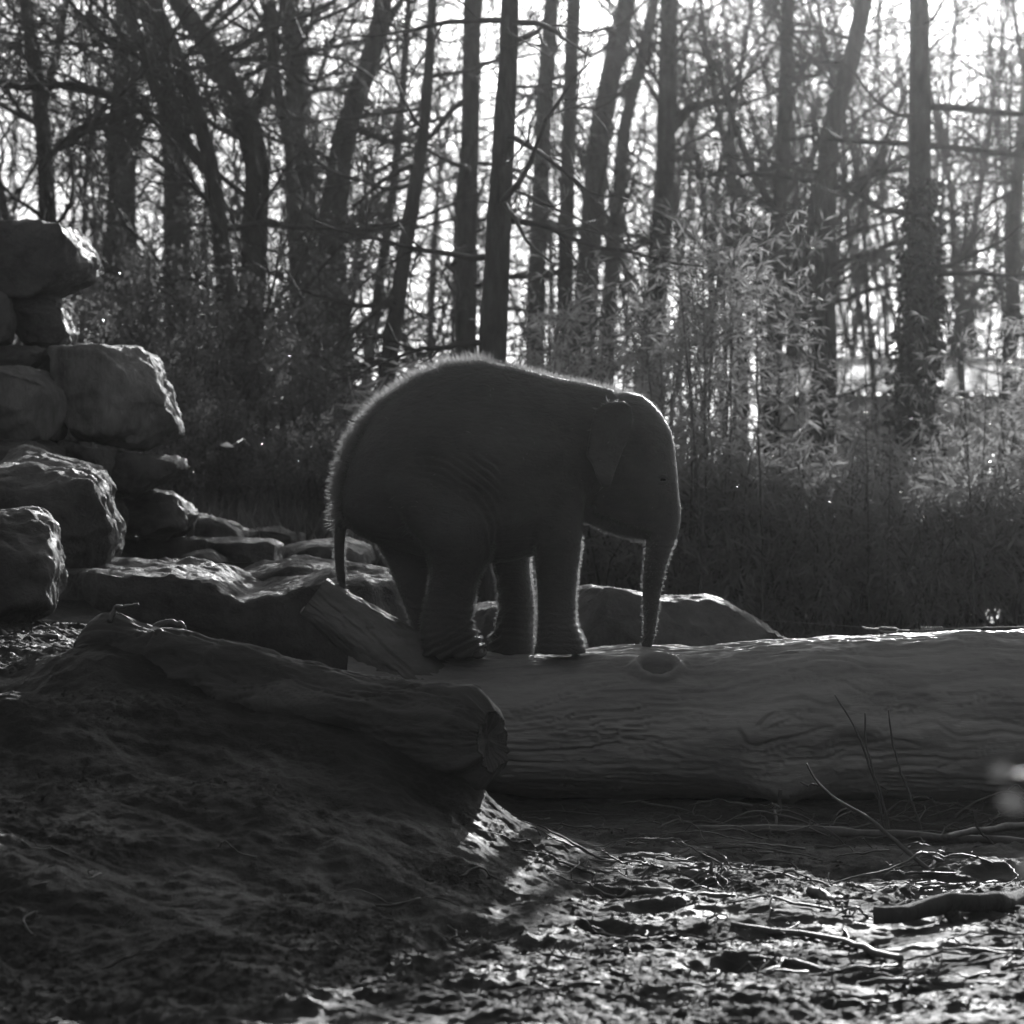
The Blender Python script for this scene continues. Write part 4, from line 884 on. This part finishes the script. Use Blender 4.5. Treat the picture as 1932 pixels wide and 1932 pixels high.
def litter(n, xr, yr, lr, rr, label, group, fork, cat, arch=0.0, dens=1):
    for k in range(n):
        px, py = gg.uniform(*xr), gg.uniform(*yr); p = gp(px, py); L = gg.uniform(*lr); a = gg.normal(0, .75) + (math.pi if gg.uniform() < .5 else 0)
        d = np.array([math.cos(a), math.sin(a)]); r0 = gg.uniform(*rr); C = []
        for t in np.linspace(0, 1, 7):
            q = p[:2] + d * L * t + np.array([-d[1], d[0]]) * L * .13 * math.sin(t * gg.uniform(2, 5))
            C.append([q[0], q[1], float(ground_h(q[0], q[1])) + r0 * .7 + arch * math.sin(t * math.pi) * gg.uniform(.4, 1), r0 * (1 - .6 * t)])
        ch = [C]
        for f in range(int(gg.integers(0, fork + 1))):
            m = C[int(gg.integers(1, 5))]; a2 = a + gg.choice([-1, 1]) * gg.uniform(.5, 1.0); l2 = L * gg.uniform(.2, .45)
            e2 = [m[0] + math.cos(a2) * l2, m[1] + math.sin(a2) * l2]
            ch.append([m[:3] + [r0 * .6], [(m[0] + e2[0]) / 2, (m[1] + e2[1]) / 2, m[2] + gg.uniform(0, .05), r0 * .5], [e2[0], e2[1], float(ground_h(*e2)) + .01 + gg.uniform(0, .07), r0 * .3]])
        stick('twig', ch, label, group, cat=cat, sides=5, n=14, kink=.02, seed=600 + k)
litter(70, (1000, 1960), (1530, 1660), (.15, .6), (.003, .007), 'thin bare twig among the litter at the foot of the big log', 'twigs at the foot of the log', 2, 'twig', .03)
litter(90, (1080, 1960), (1640, 1900), (.12, .5), (.003, .008), 'small bare twig scattered on the sunlit mud', 'twigs on the sunlit mud', 2, 'twig', .01)
litter(16, (60, 1000), (1560, 1900), (.12, .4), (.003, .006), 'thin dark twig lying on the shaded sand bank', 'twigs on the sand bank', 1, 'twig', .0)
litter(14, (1450, 1960), (1500, 1640), (.3, .7), (.004, .009), 'arching dead twig by the bare whips', 'arching twigs by the whips', 3, 'twig', .12)

# loose crumbs of soil
g = np.random.default_rng(61); n = 9000
Y = g.uniform(11.8, 19.2, n); X = g.uniform(-1, 1, n) * Y * .14; keep = (fbm(X * 1.1 + 9, Y * 1.3 + 2, 3.1, 3) + .1 * g.normal(size=n) + .25 * sstep(-.6, .4, X)) > .22; X, Y = X[keep], Y[keep]; n = len(X)
r = g.uniform(.002, .007, n) * np.where(g.uniform(size=n) < .05, 1.9, 1); oc = np.array([[1, 0, 0], [-1, 0, 0], [0, 1, 0], [0, -1, 0], [0, 0, 1], [0, 0, -1.]])
V = np.stack([X, Y, ground_h(X, Y) + r * .3], 1)[:, None] + r[:, None, None] * (oc[None] + g.normal(size=(n, 6, 3)) * .35)
of = np.array([[0, 2, 4], [2, 1, 4], [1, 3, 4], [3, 0, 4], [2, 0, 5], [1, 2, 5], [3, 1, 5], [0, 3, 5]])
tag(obj('soil_crumbs', mesh('soil_crumbs', V.reshape(-1, 3), (np.arange(n)[:, None, None] * 6 + of[None]).reshape(-1, 3), M['ground'], False)), 'loose crumbs of soil on the trampled mud', 'soil', kind='stuff')

# ------------------------------------------------------------------ electric fence bits
def insulator_post(px, py, Y, h, label):
    p = at(px, py, Y); o = empty('fence_post', p, label, 'fence post', 'low insulator posts along the pool')
    P = np.array([[[0, 0, -.12], [0, 0, h * .3], [0, 0, h * .62], [0, 0, h * .66]]]); v, (q, t) = tubes(P, np.array([[.018, .018, .022, .016]]), 10, True); obj('stake', mesh('stake', v, [q, t], M['dark']), o)
    P = np.array([[[0, 0, h * .6], [0, 0, h * .68], [0, 0, h * .78], [0, 0, h * .9], [0, 0, h]]]); v, (q, t) = tubes(P, np.array([[.01, .02, .014, .022, .012]]), 12, True); obj('insulator', mesh('insulator', v, [q, t], M['white']), o)
insulator_post(330, 1080, 23.4, .085, 'dark peg with pale insulator cap at the near edge of the pond')
insulator_post(204, 1094, 21.6, .055, 'tiny pale insulator peg on the rock shelf by the angular boulder')
wp = np.array([lg(150, 1046, 1.4, 23.2), lg(330, 1060, 1.4, 23.4), lg(520, 1063, 1.4, 23.6), lg(600, 1066, 1.4, 23.7)])
tag(obj('fence_wire', mesh('fence_wire', *tubes(wp[None, :, :3], wp[None, :, 3], 5), M['dark'])), 'thin taut wire running along the pond past the peg', 'wire')
tb_ = empty('wire_tensioner', at(1680, 1186, 22.5), 'metal turnbuckle and coil spring on a wire behind the log', 'turnbuckle'); OT = np.array(tb_.location)
def tpart(name, pts, r):
    P = np.array([at(px, py, 22.5 + dy) for px, py, dy in pts])[None]; v, (q, t) = tubes(P, np.full(P.shape[:2], r), 7, True); obj(name, mesh(name, v - OT, [q, t], M['metal']), tb_)
tpart('hook', [(1626, 1183, 0), (1634, 1186, 0), (1650, 1187, 0), (1658, 1187, 0)], .006)
tpart('frame_bar', [(1656, 1186, .02), (1662, 1184, .02), (1690, 1186, .02), (1696, 1189, .02)], .006)
tpart('frame_bar', [(1658, 1189, -.02), (1664, 1191, -.02), (1688, 1193, -.02), (1695, 1190, -.02)], .005)
tpart('eye_bolt', [(1694, 1189, 0), (1706, 1190, 0), (1716, 1190, 0)], .005)
tpart('wire', [(1714, 1190, 0), (1740, 1189, 0), (1760, 1188, 0)], .003)
t = np.linspace(0, 1, 120); c = np.array([at(1738 + 40 * s, 1187.5, 22.5) for s in t]); c[:, 1] += .013 * np.cos(t * 60); c[:, 2] += .013 * np.sin(t * 60)
v, q = tubes(c[None], np.full((1, 120), .0035), 5); obj('coil_spring', mesh('coil_spring', v - OT, q, M['metal']), tb_)
tpart('wire', [(1776, 1187, 0), (1860, 1184, 0), (1960, 1182, 0), (2080, 1180, 0)], .003)
tpart('wire', [(1628, 1183, 0), (1500, 1174, 0), (1380, 1166, 0), (1300, 1162, 0)], .002)

# ------------------------------------------------------------------ leafy shoot close to the lens
sx = .80; sp = empty('leafy_shoot', (sx, 5.2, 0), 'out of focus leafy shoot close in front, leaves as pale blurs', 'plant')
P = np.array([[[0, 0, -.05], [.02, 0, .4], [-.01, 0, .8], [-.05, .02, 1.15], [-.075, .02, 1.45]]]); P = resample(P[0], 20)[None]
v, q = tubes(P, np.linspace(.006, .002, 20)[None], 6); obj('stem', mesh('stem', v, q, M['twig']), sp)
for px, py, L, wd in ((1890, 1458, .036, .030), (1908, 1514, .040, .034), (1946, 1640, .05, .04)):
    p = at(px, py, 5.2) - np.array([sx, 5.2, 0]); s0 = P[0][np.argmin(np.abs(P[0][:, 2] - p[2] + .03))]
    d = norm(p - s0); a = np.linspace(0, 2 * np.pi, 13)[:-1]; sidev = norm(np.cross(d, [0, 1, .5])); nn = np.cross(sidev, d)
    ring = p + np.outer(np.cos(a), d) * L / 2 + np.outer(np.sin(a), sidev) * wd / 2 + np.outer(np.sin(a) ** 2, nn) * .006
    V = np.concatenate([ring, [p]]); f = np.array([[12, i, (i + 1) % 12] for i in range(12)])
    pet = np.stack([s0, (s0 + p) / 2, p - d * L / 2]); v2, q2 = tubes(pet[None], np.full((1, 3), .0012), 5)
    obj('leaf', mesh('leaf', np.concatenate([V, v2]), [f, q2 + 13], M['leaf_shoot']), sp)

# ------------------------------------------------------------------ haze
v, f = box(-46, 46, -26, 252, -1.2, 16)
hz = obj('haze', mesh('haze', v, f, None, False)); hm = bpy.data.materials.new('haze'); hm.use_nodes = True; hn = hm.node_tree; hn.nodes.clear()
ho = hn.nodes.new('ShaderNodeOutputMaterial'); hv = hn.nodes.new('ShaderNodeVolumePrincipled')
hv.inputs['Color'].default_value = (.9, .9, .9, 1); hv.inputs['Density'].default_value = 0.0003; hv.inputs['Anisotropy'].default_value = 0.95
hn.links.new(hv.outputs[0], ho.inputs['Volume']); hz.data.materials.append(hm); hm.cycles.homogeneous_volume = True
hz['kind'] = 'stuff'; hz['label'] = 'thin winter haze in the air'; hz['category'] = 'haze'
